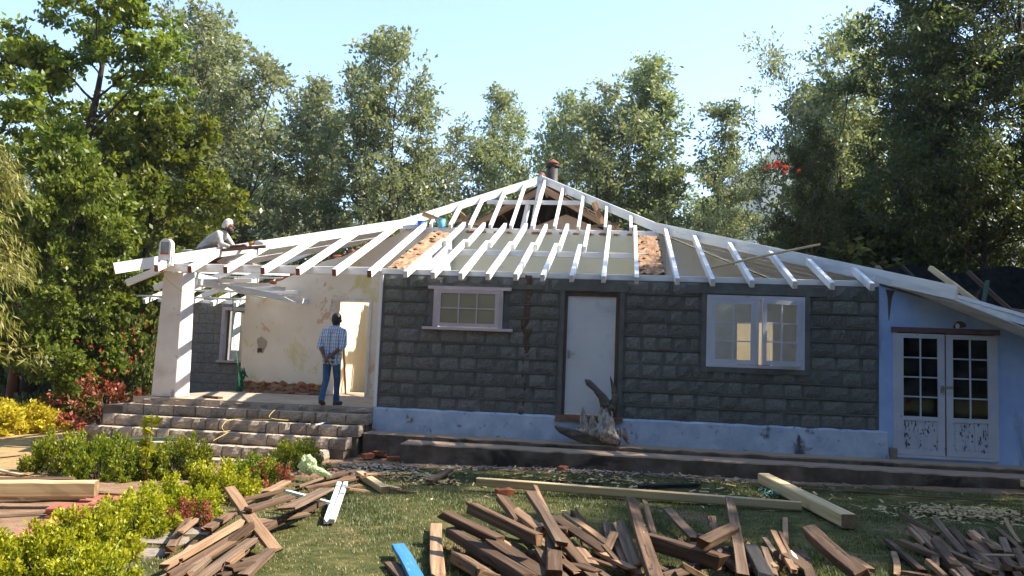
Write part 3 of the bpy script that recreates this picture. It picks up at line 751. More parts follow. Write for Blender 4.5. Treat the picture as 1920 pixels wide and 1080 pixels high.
# upper rafters of the core, up to the hips of the peak
def uz(y): return 4.74 + (AP.z-4.74)/(AP.y-4.0)*(y-4.0)
for x in (-0.10, 0.35, 0.80, 1.27, 1.74, 2.22, 2.72, 3.25, 3.85, 4.42):
    t = (x-CL.x)/(AP.x-CL.x) if x < AP.x else (CR.x-x)/(CR.x-AP.x)
    yt = 4.0+(AP.y-4.0)*t
    stick('upper_rafter', (x, 3.9, uz(3.9)+0.02), (x, yt-0.03, uz(yt-0.03)), 0.065, 0.11, 'white')
# hips and ridge
stick('hip_rafter', EL, CL+Vector((0.1, 0.12, 0.05)), 0.06, 0.20, 'white', ends='cutwood')
stick('hip_rafter', CL, AP, 0.06, 0.19, 'white')
stick('hip_rafter', CR+Vector((-0.1, 0.1, 0.05)), ER+Vector((0.25, -0.28, -0.1)), 0.06, 0.22, 'white')
stick('hip_rafter', CR, AP, 0.06, 0.19, 'white')
stick('ridge_beam', AP+Vector((0, -0.12, 0.02)), (AP.x, 13.5, AP.z+0.02), 0.07, 0.18, 'white')
stick('king_post', (AP.x-0.17, AP.y-0.5, 4.75), (AP.x-0.02, AP.y-0.02, AP.z-0.1), 0.10, 0.10, 'white')
stick('king_post', (AP.x-0.28, AP.y-1.4, 4.8), (AP.x-0.20, AP.y-1.1, 5.55), 0.10, 0.10, 'white')
# plates, purlin, collar
stick('wall_plate', (-0.06, 0.12, 3.215), (8.52, 0.12, 3.215), 0.14, 0.10, 'white')
stick('wall_plate', (-4.30, 0.10, 3.19), (-0.08, 0.10, 3.215), 0.10, 0.14, 'white')
stick('wall_plate', (-4.22, 0.2, 3.17), (-4.40, 4.0, 3.12), 0.10, 0.13, 'white')
stick('core_plate', (CL.x, 4.12, 4.64), (CR.x, 4.12, 4.64), 0.14, 0.12, 'white')
stick('purlin', (0.78, 1.75, fz(1.75)-0.115), (4.72, 1.75, fz(1.75)-0.115), 0.07, 0.11, 'white')
stick('collar_beam', (0.90, 5.55, 5.60), (3.30, 5.55, 5.60), 0.06, 0.10, 'white')
stick('veranda_beam', (-4.05, 0.35, 3.02), (-3.95, 4.05, 3.00), 0.10, 0.12, 'white')
stick('veranda_beam', (-3.90, 0.62, 2.98), (-2.95, 3.95, 2.88), 0.08, 0.12, 'white')
for i in range(4):
    y0 = 1.0+i*0.85
    stick('veranda_batten', (-4.62, y0, 3.0+0.02*i), (-3.1, y0+0.35, 3.1), 0.05, 0.08, 'white')
# tail rafters on the left slope
for y in (0.35, 1.3, 2.3, 3.3):
    t = (y-EL.y)/(CL.y-EL.y); hx = EL.x+(CL.x-EL.x)*t; hz = EL.z+(CL.z-EL.z)*t
    stick('rafter', (hx-0.03, y, hz), (-5.15, y, hz-0.43*(hx+5.15)), 0.07, 0.12, 'white', ends='cutwood')
# wing roof: rafters, battens, eave board
for x in (-7.6, -7.0, -6.4, -5.8, -5.2, -4.6):
    stick('wing_rafter', (x, WY-0.55, 2.84), (x, WY+3.0, 4.05), 0.08, 0.12, 'white')
for y in (WY-0.35, WY+0.35, WY+1.1, WY+1.9):
    z = 2.84+(y-WY+0.55)*0.341+0.085
    stick('wing_batten', (-8.1, y, z), (-4.5, y, z), 0.07, 0.045, 'white')
stick('wing_plate', (-7.6, WY+0.1, 2.93), (-4.5, WY+0.1, 2.93), 0.12, 0.09, 'white')
mb = MB(); mb.add([(-7.9, WY+2.0, 3.85), (-4.5, WY+2.0, 3.85), (-4.5, WY+3.2, 4.25), (-7.9, WY+3.2, 4.25)], [(0, 1, 2, 3)])
mb.build('wing_roof_sheet', MT['white'], HOUSE)
# old sheeted roof still on the back, seen from below
mb = MB()
zr = AP.z+0.10
def corr(p0, p1, q0, q1, n=56):
    vs = []
    for i in range(n+1):
        t = i/n; k = 0.018*(1 if i % 2 else -1)
        a = Vector(p0).lerp(Vector(p1), t); b = Vector(q0).lerp(Vector(q1), t)
        vs += [(a.x, a.y, a.z+k), (b.x, b.y, b.z+k)]
    return vs, [(2*i, 2*i+2, 2*i+3, 2*i+1) for i in range(n)]
vs, fs = corr((AP.x, AP.y+0.7, zr), (AP.x, 14, zr), (-1.05, AP.y+0.7, 4.70), (-1.05, 14, 4.70)); mb.add(vs, fs)
vs, fs = corr((AP.x, AP.y+0.7, zr), (AP.x, 14, zr), (5.25, AP.y+0.7, 4.70), (5.25, 14, 4.70)); mb.add(vs, fs)
mb.build('old_roof_sheeting', MT['sheet'], HOUSE)
mb = MB(); mb.tube([(AP.x, AP.y+0.1, zr+0.03), (AP.x, 13.9, zr+0.03)], 0.09, 8); mb.build('ridge_cap', MT['ridge'], HOUSE)
for x in (-0.6, 0.15, 0.9, 1.6):
    z = 4.70+(x+1.05)/(AP.x+1.05)*(zr-4.70)-0.07
    stick('roof_batten', (x, AP.y+0.5, z), (x, 13.5, z), 0.05, 0.05, 'tanwood')
for x in (4.8, 4.05, 3.3, 2.6):
    z = 4.70+(5.25-x)/(5.25-AP.x)*(zr-4.70)-0.07
    stick('roof_batten', (x, AP.y+0.5, z), (x, 13.5, z), 0.05, 0.05, 'tanwood')
for sx in (-1, 1):
    stick('truss_beam', (AP.x+sx*2.9, AP.y+0.6, 4.72), (AP.x, AP.y+0.6, AP.z-0.12), 0.09, 0.16, 'tanwood')
stick('truss_strut', (0.55, 5.0, 5.05), (0.15, 5.2, 5.35), 0.06, 0.10, 'tanwood')
stick('truss_strut', (3.55, 5.1, 5.55), (3.75, 5.2, 5.05), 0.08, 0.12, 'tanwood')
stick('loose_board', (-0.35, 4.1, 5.02), (0.35, 4.3, 4.78), 0.08, 0.10, 'tanwood')
stick('loose_board', (0.45, 4.1, 4.86), (1.05, 4.4, 4.80), 0.14, 0.05, 'greywood')
stick('loose_board', (3.45, 4.25, 4.80), (4.2, 4.35, 4.92), 0.14, 0.04, 'greywood')
# inner gable wall, pink plaster, with a smoke hole
gw = wall('gable_wall', 'x', 8.0, 8.25, -0.8, 5.0, 3.2, lambda x: 4.72+1.05*max(0, 1-abs(x-2.7)/2.6), [(2.62, 2.9, 4.86, 5.08)], mat('pink_plaster', [(0.3, (0.52, 0.38, 0.28)), (0.7, (0.62, 0.50, 0.40))], 2.5, rough=0.9, bump=0.4, bscale=16, spots=[((0.40, 0.20, 0.10), 3, 0.6, 0.68, (1, 1, 1))]), HOUSE, 0.25)
# ceiling boards still nailed to the right and left slopes beside the hips
mb = MB()
def slope_board(name, P, Q, d0, d1, sx, k):
    P, Q = Vector(P), Vector(Q); o0 = Vector((sx*d0, 0, -k*d0-0.07)); o1 = Vector((sx*d1, 0, -k*d1-0.07)); th = Vector((0, 0, -0.02))
    vs = [P+o0, Q+o0, Q+o1, P+o1]; b = MB(); b.add(vs+[v_+th for v_ in vs], [(0, 1, 2, 3), (7, 6, 5, 4), (0, 4, 5, 1), (1, 5, 6, 2), (2, 6, 7, 3), (3, 7, 4, 0)]); b.build(name, MT['white'], HOUSE)
for i in range(9):
    slope_board('ceiling_board', CR, ER+Vector((0.05, -0.05, 0)), 0.04+0.42*i, 0.445+0.42*i, 1, 0.40)
for i in range(2):
    slope_board('ceiling_board', EL.lerp(CL, 0.42), CL, 0.04+0.5*i, 0.50+0.5*i, -1, 0.43)
# flue
mb = MB(); mb.tube([(2.21, 8.9, 5.5), (2.21, 8.9, 7.35)], 0.16, 16); flue = mb.build('flue_pipe', MT['flue'], HOUSE)
mb = MB(); mb.tube([(2.21, 8.9, 7.28), (2.21, 8.9, 7.36)], 0.185, 16); mb.build('flue_collar', MT['flue'], flue)
mb = MB(); mb.tube([(2.21, 8.9, 7.37), (2.21, 8.9, 7.41), (2.21, 8.9, 7.53)], [0.20, 0.19, 0.02], 16); mb.build('flue_cap', MT['rust'], flue)

# ---- windows and doors
def leaf(name, m, w, h, cols, rows, st, rail, mt, pane, parent, bot=None, mun=0.022, th=0.035, panemat2=None, glass0=0.0):
    """a glazed leaf in its own frame: x 0..w, z 0..h, face to -y. bot = height of the solid panel part"""
    b = bot or rail
    mb = MB()
    t = th/2
    mb.box((0, -t, 0), (st, t, h)); mb.box((w-st, -t, 0), (w, t, h))
    mb.box((st, -t+0.001, h-rail), (w-st, t-0.001, h)); mb.box((st, -t+0.001, 0), (w-st, t-0.001, rail))
    if bot: mb.box((st, -t+0.001, bot-rail*0.9), (w-st, t-0.001, bot))
    gw_, gh = (w-2*st), (h-rail-b)
    for i in range(1, cols):
        x = st+gw_*i/cols; mb.box((x-mun/2, -t+0.004, b), (x+mun/2, t-0.004, h-rail))
    for j in range(1, rows):
        z = b+gh*j/rows; mb.box((st, -t+0.005, z-mun/2), (w-st, t-0.005, z+mun/2))
    mb.V = [tuple(m @ Vector(v)) for v in mb.V]
    o = mb.build(name, mt, parent)
    for i in range(cols):
        for j in range(rows):
            x0, x1 = st+gw_*i/cols, st+gw_*(i+1)/cols; z0, z1 = b+gh*j/rows, b+gh*(j+1)/rows
            pm = MB(); pm.box((x0, -0.002, z0), (x1, 0.002, z1)); pm.V = [tuple(m @ Vector(v)) for v in pm.V]
            pm.build('pane', pane, o)
    if bot:
        mid = MB(); mid.box((w/2-0.03, -t+0.003, rail), (w/2+0.03, t-0.003, bot-rail*0.9))
        mid.V = [tuple(m @ Vector(v)) for v in mid.V]; mid.build('panel_stile', MT['peelmore'], o)
        for (x0, x1) in ((st, w/2-0.03), (w/2+0.03, w-st)):
            pm = MB(); pm.box((x0, -0.006, rail), (x1, 0.006, bot-rail*0.9)); pm.box((x0+0.03, -0.011, rail+0.03), (x1-0.03, -0.006, bot-rail*0.9-0.03))
            pm.V = [tuple(m @ Vector(v)) for v in pm.V]; pm.build('panel', MT['peelmore'], o)
    return o
T = Matrix.Translation
# high window with frosted panes
w1 = MB()
x0, x1, z0, z1 = WIN1
w1.box((x0-0.02, -0.05, z0), (x0+0.05, 0.06, z1)); w1.box((x1-0.05, -0.05, z0), (x1+0.02, 0.06, z1)); w1.box((x0-0.13, -0.055, z1-0.015), (x1+0.16, 0.06, z1+0.04))
win1 = w1.build('high_window', MT['lilac'], HOUSE)
leaf('sash', T((x0+0.055, -0.055, z0+0.03)), x1-x0-0.11, z1-z0-0.055, 3, 2, 0.06, 0.06, MT['lilac'], MT['frost'], win1)
s1 = MB(); s1.box((x0-0.20, -0.085, z0-0.035), (x1+0.21, 0.05, z0+0.012), j=0.004); s1.build('window_sill', MT['lilac'], win1)
for hx in (x0+0.25, x1-0.25):
    hb = MB(); hb.box((hx-0.06, -0.08, z1-0.035), (hx+0.06, -0.072, z1-0.022)); hb.build('hinge', MT['bluegrey'], win1)
# casement window, one leaf ajar
x0, x1, z0, z1 = WIN2
w2 = MB()
w2.box((x0, -0.02, z0), (x0+0.07, 0.10, z1)); w2.box((x1-0.07, -0.02, z0), (x1, 0.10, z1)); w2.box((x0+0.07, -0.019, z1-0.07), (x1-0.07, 0.10, z1)); w2.box((x0+0.07, -0.03, z0), (x1-0.07, 0.10, z0+0.05))
win2 = w2.build('casement_window', MT['bluegrey'], HOUSE)
lw = (x1-x0-0.14)/2
leaf('sash', T((x0+0.07, -0.012, z0+0.055)), lw, z1-z0-0.13, 2, 3, 0.075, 0.075, MT['bluegrey'], MT['pane'], win2)
leaf('sash', T((x1-0.07, -0.03, z0+0.055)) @ Matrix.Rotation(R(24), 4, 'Z') @ T((-lw, 0, 0)), lw, z1-z0-0.13, 2, 3, 0.075, 0.075, MT['bluegrey'], MT['pane'], win2)
mb = MB(); mb.box((x0+0.07+lw-0.005, -0.035, z0+0.06), (x0+0.07+lw+0.055, 0.03, z1-0.075)); mb.build('meeting_stile', MT['bluegrey'], win2)
# grey flush door, dark frame, handle, sheet joint
x0, x1, z0, z1 = DOOR
dfm = MB(); dfm.box((x0, 0.0, z0), (x0+0.045, 0.14, z1)); dfm.box((x1-0.065, 0.0, z0), (x1, 0.14, z1)); dfm.box((x0+0.045, 0.001, z1-0.06), (x1-0.065, 0.14, z1))
dr = dfm.build('front_door', MT['darkframe'], HOUSE)
m = MB(); m.box((x0+0.05, 0.03, z0+0.03), (x1-0.07, 0.07, z0+0.815)); m.build('door_sheet', MT['doorskin'], dr)
m = MB(); m.box((x0+0.05, 0.032, z0+0.82), (x1-0.07, 0.07, z0+1.495)); m.build('door_sheet', MT['doorskin'], dr)
m = MB(); m.box((x0+0.05, 0.030, z0+1.50), (x1-0.07, 0.07, z1-0.065)); m.build('door_sheet', MT['doorskin'], dr)
m = MB(); m.box((x0+0.075, 0.018, z0+0.98), (x0+0.115, 0.031, z0+1.12)); hd = m.build('lock_plate', MT['steel'], dr)
m = MB(); m.tube([(x0+0.095, 0.02, z0+1.06), (x0+0.095, -0.03, z0+1.06), (x0+0.20, -0.032, z0+1.055)], 0.009, 8); m.build('handle', MT['steel'], dr)
m = MB(); m.box((x0-0.1, -0.10, 0.72), (x1+0.1, 0.10, 0.797), j=0.012); m.build('door_threshold', MT['soil'], dr)
# wing window frame with open inward leaves
m = MB(); m.box((-5.78, WY-0.05, 1.42), (-5.70, WY+0.12, 2.80)); m.box((-5.0, WY-0.05, 1.42), (-4.92, WY+0.12, 2.80)); m.box((-5.70, WY-0.049, 2.72), (-5.0, WY+0.12, 2.80)); m.box((-5.84, WY-0.08, 1.40), (-4.86, WY+0.12, 1.46))
ww = m.build('wing_window', MT['lilac'], HOUSE)
m = MB(); m.box((-5.62, WY+0.2, 1.47), (-5.58, WY+0.62, 2.70)); m.build('open_leaf', MT['white'], ww)

# ================================================================ lean-to room on the right
LEAN = thing('lean_to_room', (10.2, 0.1, 0.3), 'pale blue limewashed lean-to with sloping roof beside the stone wall', 'lean-to')
def lt(x): return 3.20 - 0.278*(x-8.52)
FD = (8.71, 10.33, 0.40, 2.46)
wall('end_wall', 'x', -0.02, 0.28, 8.502, 13.2, 0.05, lambda x: lt(x)-0.02, [FD], MT['bluewall'], LEAN, 0.3)
wall('outer_wall', 'y', 12.9, 13.2, 0.281, 6.0, 0.05, lt(12.9)+0.07, [], MT['bluewall'], LEAN)
mb = MB(); mb.box((8.51, 0.29, 0.0), (12.9, 6.0, 0.38)); mb.build('floor_slab', MT['floor'], LEAN)
wall('inner_wall', 'x', 2.38, 2.6, 8.502, 12.899, 0.38, lambda x: lt(x)+0.08, [], MT['concrete'], LEAN, 0.5)
stick('fascia_board', (8.40, -0.09, lt(8.40)+0.06), (13.4, -0.09, lt(13.4)+0.06), 0.03, 0.11, 'white', LEAN)
stick('roof_edge_board', (8.85, 0.05, lt(8.85)+0.15), (13.4, 0.05, lt(13.4)+0.15), 0.36, 0.06, 'white', LEAN)
mb = MB(); mb.add([(8.52, 0.22, lt(8.52)+0.09), (13.4, 0.22, lt(13.4)+0.09), (13.4, 2.4, lt(13.4)+0.09), (8.52, 2.4, lt(8.52)+0.09)], [(0, 1, 2, 3)]); mb.build('roof_sheet', MT['sheet'], LEAN)
x0, x1, z0, z1 = FD
m = MB(); m.box((x0, -0.05, z0), (x0+0.055, 0.10, z1)); m.box((x1-0.055, -0.05, z0), (x1, 0.10, z1)); m.box((x0+0.055, -0.05, z0-0.02), (x1-0.055, 0.10, z0+0.025))
fr = m.build('double_door', MT['peel'], LEAN)
m = MB(); m.box((x0-0.03, -0.065, z1-0.045), (x1+0.03, 0.10, z1+0.04)); m.build('head_rail', MT['brownframe'], fr)
lw = (x1-x0-0.11)/2-0.012
for k, ox in enumerate((x0+0.055, x0+0.055+lw+0.024)):
    leaf('door_leaf', T((ox, -0.03, z0+0.03)), lw, z1-z0-0.09, 2, 4, 0.105, 0.075, MT['peel'], MT['panedark'], fr, bot=0.62, th=0.045)
m = MB(); m.box((x0+0.055+lw, -0.045, z0+0.03), (x0+0.055+lw+0.024, 0.0, z1-0.06)); m.build('meeting_strip', MT['brownframe'], fr)
m = MB(); m.box((x0+0.055+lw-0.06, -0.062, z0+1.12), (x0+0.055+lw+0.12, -0.052, z0+1.16)); m.box((x0+0.055+lw-0.07, -0.085, z0+1.05), (x0+0.055+lw-0.02, -0.055, z0+1.12)); m.build('hasp', MT['steel'], fr)
# burst hole over the door
mb = MB()
pts = [(9.75+0.10*math.cos(a)*(1+0.2*math.sin(2*a)), -0.024, 2.53+0.10*math.sin(a)) for a in np.linspace(0, math.pi, 12)] + [(9.66, -0.024, 2.508)]
mb.add(pts, [tuple(range(len(pts)))]); mb.build('hole_in_plaster', MT['darkframe'], LEAN)
mb = MB()
pts = [(9.72+0.035*math.cos(a), -0.028, 2.545+0.045*math.sin(a)) for a in np.linspace(0, 2*math.pi, 10, endpoint=False)]
mb.add(pts, [tuple(range(10))]); mb.build('white_filler', MT['white'], LEAN)
# dark drip under the hip end
mb = MB(); mb.add([(8.60, -0.024, 3.12), (8.74, -0.024, 3.10), (8.70, -0.024, 2.98), (8.655, -0.024, 2.6), (8.645, -0.024, 2.6), (8.63, -0.024, 2.98)], [(0, 5, 4, 3, 2, 1)]); mb.build('tar_drip', MT['stain'], LEAN)
mb = MB(); mb.box((8.66, -0.07, 0.30), (8.76, -0.021, 0.52), j=0.015); mb.build('broken_corner', MT['stone'], LEAN)

# ================================================================ ledges along the front
def ledge(name, label, x0, x1, y0, y1, top, bot, seed, mt='concrete'):
    rr = random.Random(seed); n = int((x1-x0)/0.16); vs = []; fs = []
    for i in range(n+1):
        x = x0+(x1-x0)*i/n; j = rr.uniform(-0.014, 0.014); k = rr.uniform(-0.010, 0.010); dz = -0.004*(x-5)
        vs += [(x, y0+j, bot), (x, y0+j*1.2, top-0.02+k+dz), (x, y0+0.025+j, top+k+dz), (x, (y0+y1)/2, top+k*0.5+dz), (x, y1, top+0.004+dz)]
    for i in range(n):
        for j in range(4): a = i*5+j; fs.append((a, a+5, a+6, a+1))
    mb = MB(); mb.add(vs, fs)
    mb.add([vs[0], vs[1], vs[2], vs[3], vs[4], (x0, y1, bot)], [(0, 1, 2, 3, 4, 5)]); mb.add([vs[-5], vs[-4], vs[-3], vs[-2], vs[-1], (x1, y1, bot)], [(5, 4, 3, 2, 1, 0)])
    o = mb.build(name, MT[mt], None, Matrix.Translation((x0, y0, bot)))
    return tag(o, label, 'ledge')
ledge('stone_ledge', 'upper worn concrete ledge running along the foot of the plinth', -0.05, 13.0, -0.52, 0.04, 0.355, 0.0, 3)
ledge('stone_ledge', 'lower worn concrete ledge with dark riser along the edge of the lawn', 0.75, 13.0, -1.08, -0.50, 0.275, -0.1, 4)
# ================================================================ stone steps
STEPS = thing('stone_steps', (-2.2, -1.0, -0.1), 'wide flight of rough stone steps climbing to the veranda', 'steps')
STN = [rock_mesh('stone', 60+s, 5, 3, 0.030, MT['step'], 0.08) for s in range(6)]
rr = random.Random(9)
lev = [(0.0, 0.775, 0.66, -4.45, -0.06), (-0.33, 0.66, 0.485, -4.60, -0.06), (-0.67, 0.485, 0.30, -4.75, -0.10), (-1.02, 0.30, 0.12, -4.85, -0.20), (-1.38, 0.12, -0.06, -4.4, -0.45), (-1.75, -0.06, -0.22, -3.9, -0.9)]
for k, (ye, zt, zb, xa, xb) in enumerate(lev):
    mb = MB()
    if k: mb.box((xa+0.03, ye+0.03, -0.35), (xb-0.03, lev[k-1][0]+0.02, zt-0.012))
    else: mb.box((xa+0.03, ye+0.03, -0.35), (xb-0.03, ye+0.4, zt-0.02))
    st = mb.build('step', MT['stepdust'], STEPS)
    x = xa
    while x < xb-0.1:
        w = rr.uniform(0.2, 0.44)
        if xb-(x+w) < 0.18: w = xb-x
        h = (zt-zb)*(1.0 if k else 0.9)
        d = rr.uniform(0.0, 0.03)
        m = T((x+w/2, ye+d, (zt+zb)/2+rr.uniform(-0.006, 0.004))) @ Matrix.Rotation(rr.uniform(-0.03, 0.03), 4, 'Z') @ Matrix.Diagonal((w-0.018, 1.0, h*0.97, 1))
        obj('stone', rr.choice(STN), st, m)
        x += w
    # side stones at the left end
    for q in range(1 if k else 0):
        obj('stone', rr.choice(STN), st, T((xa, ye+0.17, (zt+zb)/2)) @ Matrix.Rotation(R(-90), 4, 'Z') @ Matrix.Diagonal((0.33, 1, (zt-zb)*0.97, 1)))
        obj('stone', rr.choice(STN), st, T((xb, ye+0.17, (zt+zb)/2)) @ Matrix.Rotation(R(90), 4, 'Z') @ Matrix.Diagonal((0.33, 1, (zt-zb)*0.97, 1)))
# ================================================================ trees and shrubs
LM = {}
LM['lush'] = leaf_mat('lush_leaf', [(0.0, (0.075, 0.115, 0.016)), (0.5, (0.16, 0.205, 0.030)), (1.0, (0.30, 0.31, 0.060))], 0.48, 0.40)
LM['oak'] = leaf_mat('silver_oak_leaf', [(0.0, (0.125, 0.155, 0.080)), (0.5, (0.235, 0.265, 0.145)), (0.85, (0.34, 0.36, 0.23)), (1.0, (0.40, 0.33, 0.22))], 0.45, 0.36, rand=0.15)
LM['dark'] = leaf_mat('dark_feathery_leaf', [(0.0, (0.035, 0.052, 0.016)), (0.6, (0.085, 0.110, 0.032)), (1.0, (0.19, 0.19, 0.06))], 0.45, 0.42)
LM['shrub'] = leaf_mat('shrub_leaf', [(0.0, (0.06, 0.085, 0.022)), (0.6, (0.13, 0.165, 0.045)), (1.0, (0.23, 0.24, 0.08))], 0.45, 0.42)
LM['golden'] = leaf_mat('golden_leaf', [(0.0, (0.12, 0.16, 0.010)), (0.5, (0.32, 0.33, 0.016)), (1.0, (0.56, 0.50, 0.035))], 0.42, rand=0.08)
LM['lime'] = leaf_mat('lime_leaf', [(0.0, (0.06, 0.10, 0.010)), (0.5, (0.16, 0.215, 0.014)), (1.0, (0.34, 0.36, 0.025))], 0.42, rand=0.12)
LM['yellow'] = leaf_mat('yellow_leaf', [(0.0, (0.30, 0.24, 0.02)), (0.5, (0.48, 0.37, 0.03)), (1.0, (0.60, 0.47, 0.05))], 0.35, rand=0.06)
LM['red'] = leaf_mat('red_leaf', [(0.0, (0.10, 0.10, 0.04)), (0.35, (0.26, 0.075, 0.05)), (0.8, (0.42, 0.10, 0.07)), (1.0, (0.52, 0.2, 0.15))], 0.35, rand=0.1)
LM['flower'] = leaf_mat('red_flower', [(0.0, (0.42, 0.03, 0.025)), (1.0, (0.55, 0.10, 0.06))], 0.3, rand=0.05)
LM['straw'] = leaf_mat('drooping_needles', [(0.0, (0.09, 0.11, 0.025)), (0.6, (0.23, 0.23, 0.055)), (1.0, (0.36, 0.31, 0.10))], 0.35, rand=0.05)
LM['blue'] = leaf_mat('grey_green_leaf', [(0.0, (0.07, 0.10, 0.06)), (1.0, (0.18, 0.23, 0.15))], 0.3, rand=0.1)

def path(rg, p, d, L, n, bend, up=0.0):
    pts = [np.array(p, float)]; d = np.array(d, float); d /= np.linalg.norm(d)
    for i in range(n):
        d = d + rg.normal(size=3)*bend + np.array([0, 0, up]); d /= np.linalg.norm(d)
        pts.append(pts[-1]+d*L/n)
    return pts, d
def tree_meshes(name, seed, h, r0, base, prof, nlimb, nsub, ntwig, nleaf, lsize, lw, clump, rise, leafm, barkm, stems=1, lean=0.02,
                spread=1.0, limb_up=0.06, flat=0.7, forward=0.6, droop=0.0, tint_top=0.25):
    rg = np.random.default_rng(seed)
    wood = MB(); C = []; D = []; TT = []
    for s in range(stems):
        az0 = rg.uniform(0, 6.28)
        off = np.array([math.cos(az0), math.sin(az0), 0])*(0.0 if stems == 1 else r0*1.2)
        d0 = np.array([off[0]*0.4, off[1]*0.4, 1.0]) + rg.normal(size=3)*lean
        hs = h*(1 if s == 0 else rg.uniform(0.72, 0.95))
        n = 12
        tp, _ = path(rg, off, d0, hs, n, 0.035, 0.02)
        tp[0] = tp[0] - np.array([0, 0, 0.4])
        wood.tube(tp, [max(0.02, r0*(1.25 if i == 0 else 1)*(1-i/n)**0.8/(1 if stems == 1 else 1.4)) for i in range(n+1)], 8)
        nl = int(nlimb/(1 if stems == 1 else stems*0.75))
        for k in range(nl):
            t = base + (1-base)*(k+rg.uniform(0, 1))/nl; t = min(t, 0.985)
            i = min(int(t*n), n-1); fr = t*n-i
            p = tp[i]*(1-fr)+tp[i+1]*fr
            u = (t-base)/(1-base)
            Lr = prof(u)*rg.uniform(0.7, 1.15)*spread
            az = k*2.399+rg.uniform(-0.5, 0.5)+az0
            el = rise(u)+rg.uniform(-0.15, 0.15)
            d = np.array([math.cos(az)*math.cos(el), math.sin(az)*math.cos(el), math.sin(el)])
            lp, _ = path(rg, p, d, Lr, 6, 0.10, limb_up)
            rb = max(0.012, r0*(1-t)**0.7*0.42)
            wood.tube(lp, [rb*(1-j/6.5) for j in range(7)], 5, cap=False)
            for q in range(nsub):
                v = 0.25+0.75*(q+rg.uniform(0.2, 1))/nsub; v = min(v, 0.99)
                j = min(int(v*6), 5); pp = lp[j]*(1-(v*6-j))+lp[j+1]*(v*6-j)
                dd = lp[j+1]-lp[j]; dd /= np.linalg.norm(dd)
                dd = dd*forward + rg.normal(size=3)*0.62*np.array([1, 1, 0.75]) + np.array([0, 0, limb_up])
                Ls = Lr*rg.uniform(0.28, 0.5)*(1.15-0.5*v)+0.25
                sp_, _ = path(rg, pp, dd, Ls, 3, 0.15, limb_up*0.5)
                wood.tube(sp_, [rb*0.4*(1-a/3.6)+0.004 for a in range(4)], 3, cap=False)
                for w in range(ntwig):
                    a = (w+rg.uniform(0.3, 1))/ntwig*3; a = min(a, 2.99); j = int(a)
                    c = sp_[j]*(1-(a-j))+sp_[j+1]*(a-j)
                    e = sp_[j+1]-sp_[j]; e /= np.linalg.norm(e)
                    e = e*0.6+rg.normal(size=3)*0.55; e[2] += 0.15
                    e /= np.linalg.norm(e)
                    m = max(3, int(nleaf*rg.uniform(0.6, 1.4)))
                    ax = rg.uniform(0, 1, m)**0.8
                    cc = c + e*(ax*clump)[:, None]*rg.uniform(0.7, 1.3) + rg.normal(size=(m, 3))*clump*0.28*np.array([1, 1, flat])
                    C.append(cc); D.append(e*0.7+rg.normal(size=(m, 3))*0.75+np.array([0, 0, -0.15]))
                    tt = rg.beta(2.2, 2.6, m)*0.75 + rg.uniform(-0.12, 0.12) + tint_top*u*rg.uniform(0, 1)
                    TT.append(tt)
    C = np.concatenate(C); D = np.concatenate(D); TT = np.clip(np.concatenate(TT), 0, 1)
    V = leaf_quads(C, D, lsize*rg.uniform(0.6, 1.35, len(C)), lw, rg, droop)
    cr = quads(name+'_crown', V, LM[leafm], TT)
    tr = wood.mesh(name+'_trunk', MT[barkm])
    return tr, cr
TV = {}
slim = lambda w: (lambda u: w*(0.55+0.9*u)*(1-u)**0.55*1.25+0.35)
TV['oak0'] = tree_meshes('slender_tree', 21, 15, 0.17, 0.28, slim(2.6), 30, 5, 4, 21, 0.22, 0.23, 0.50, lambda u: 0.75+0.3*u, 'oak', 'bark_grey', 1)
TV['oak1'] = tree_meshes('slender_tree', 22, 15, 0.16, 0.22, slim(2.9), 34, 5, 4, 18, 0.22, 0.23, 0.52, lambda u: 0.85+0.2*u, 'oak', 'bark', 3)
TV['oak2'] = tree_meshes('slender_tree', 23, 15, 0.15, 0.32, slim(2.1), 28, 5, 4, 19, 0.21, 0.22, 0.46, lambda u: 0.9+0.2*u, 'oak', 'bark_grey', 2)
TV['oak3'] = tree_meshes('slender_tree', 24, 15, 0.17, 0.15, slim(3.4), 34, 5, 4, 20, 0.22, 0.23, 0.55, lambda u: 0.6+0.4*u, 'oak', 'bark', 2)
TV['lush0'] = tree_meshes('broad_tree', 31, 18, 0.36, 0.18, lambda u: 6.0*(0.35+1.2*u)*(1-u)**0.6+0.8, 24, 6, 5, 46, 0.25, 0.30, 0.55, lambda u: 0.3+0.45*u, 'lush', 'bark', 1, 0.03, limb_up=0.04, flat=0.5)
TV['lush1'] = tree_meshes('broad_tree', 32, 11, 0.24, 0.10, lambda u: 4.2*(0.5+0.9*u)*(1-u)**0.6+0.6, 28, 6, 5, 40, 0.25, 0.30, 0.55, lambda u: 0.25+0.4*u, 'lush', 'bark', 1, 0.03, limb_up=0.03, flat=0.5)
TV['dark0'] = tree_meshes('dark_tree', 41, 19, 0.28, 0.16, lambda u: 5.0*(0.5+0.8*u)*(1-u)**0.5+0.7, 36, 7, 5, 34, 0.20, 0.20, 0.6, lambda u: 0.25+0.4*u, 'dark', 'bark', 1, 0.03, limb_up=0.03, flat=0.45)
TV['dark1'] = tree_meshes('dark_tree', 42, 19, 0.24, 0.10, lambda u: 4.3*(0.6+0.7*u)*(1-u)**0.5+0.6, 38, 6, 5, 34, 0.20, 0.20, 0.6, lambda u: 0.35+0.4*u, 'dark', 'bark', 2, 0.04, limb_up=0.03, flat=0.45)
TV['airy'] = tree_meshes('airy_tree', 51, 13, 0.18, 0.24, lambda u: 4.6*(0.5+0.9*u)*(1-u)**0.5+0.6, 26, 6, 4, 20, 0.17, 0.22, 0.55, lambda u: 0.35+0.4*u, 'oak', 'bark', 2, 0.05, limb_up=0.05, flat=0.6)
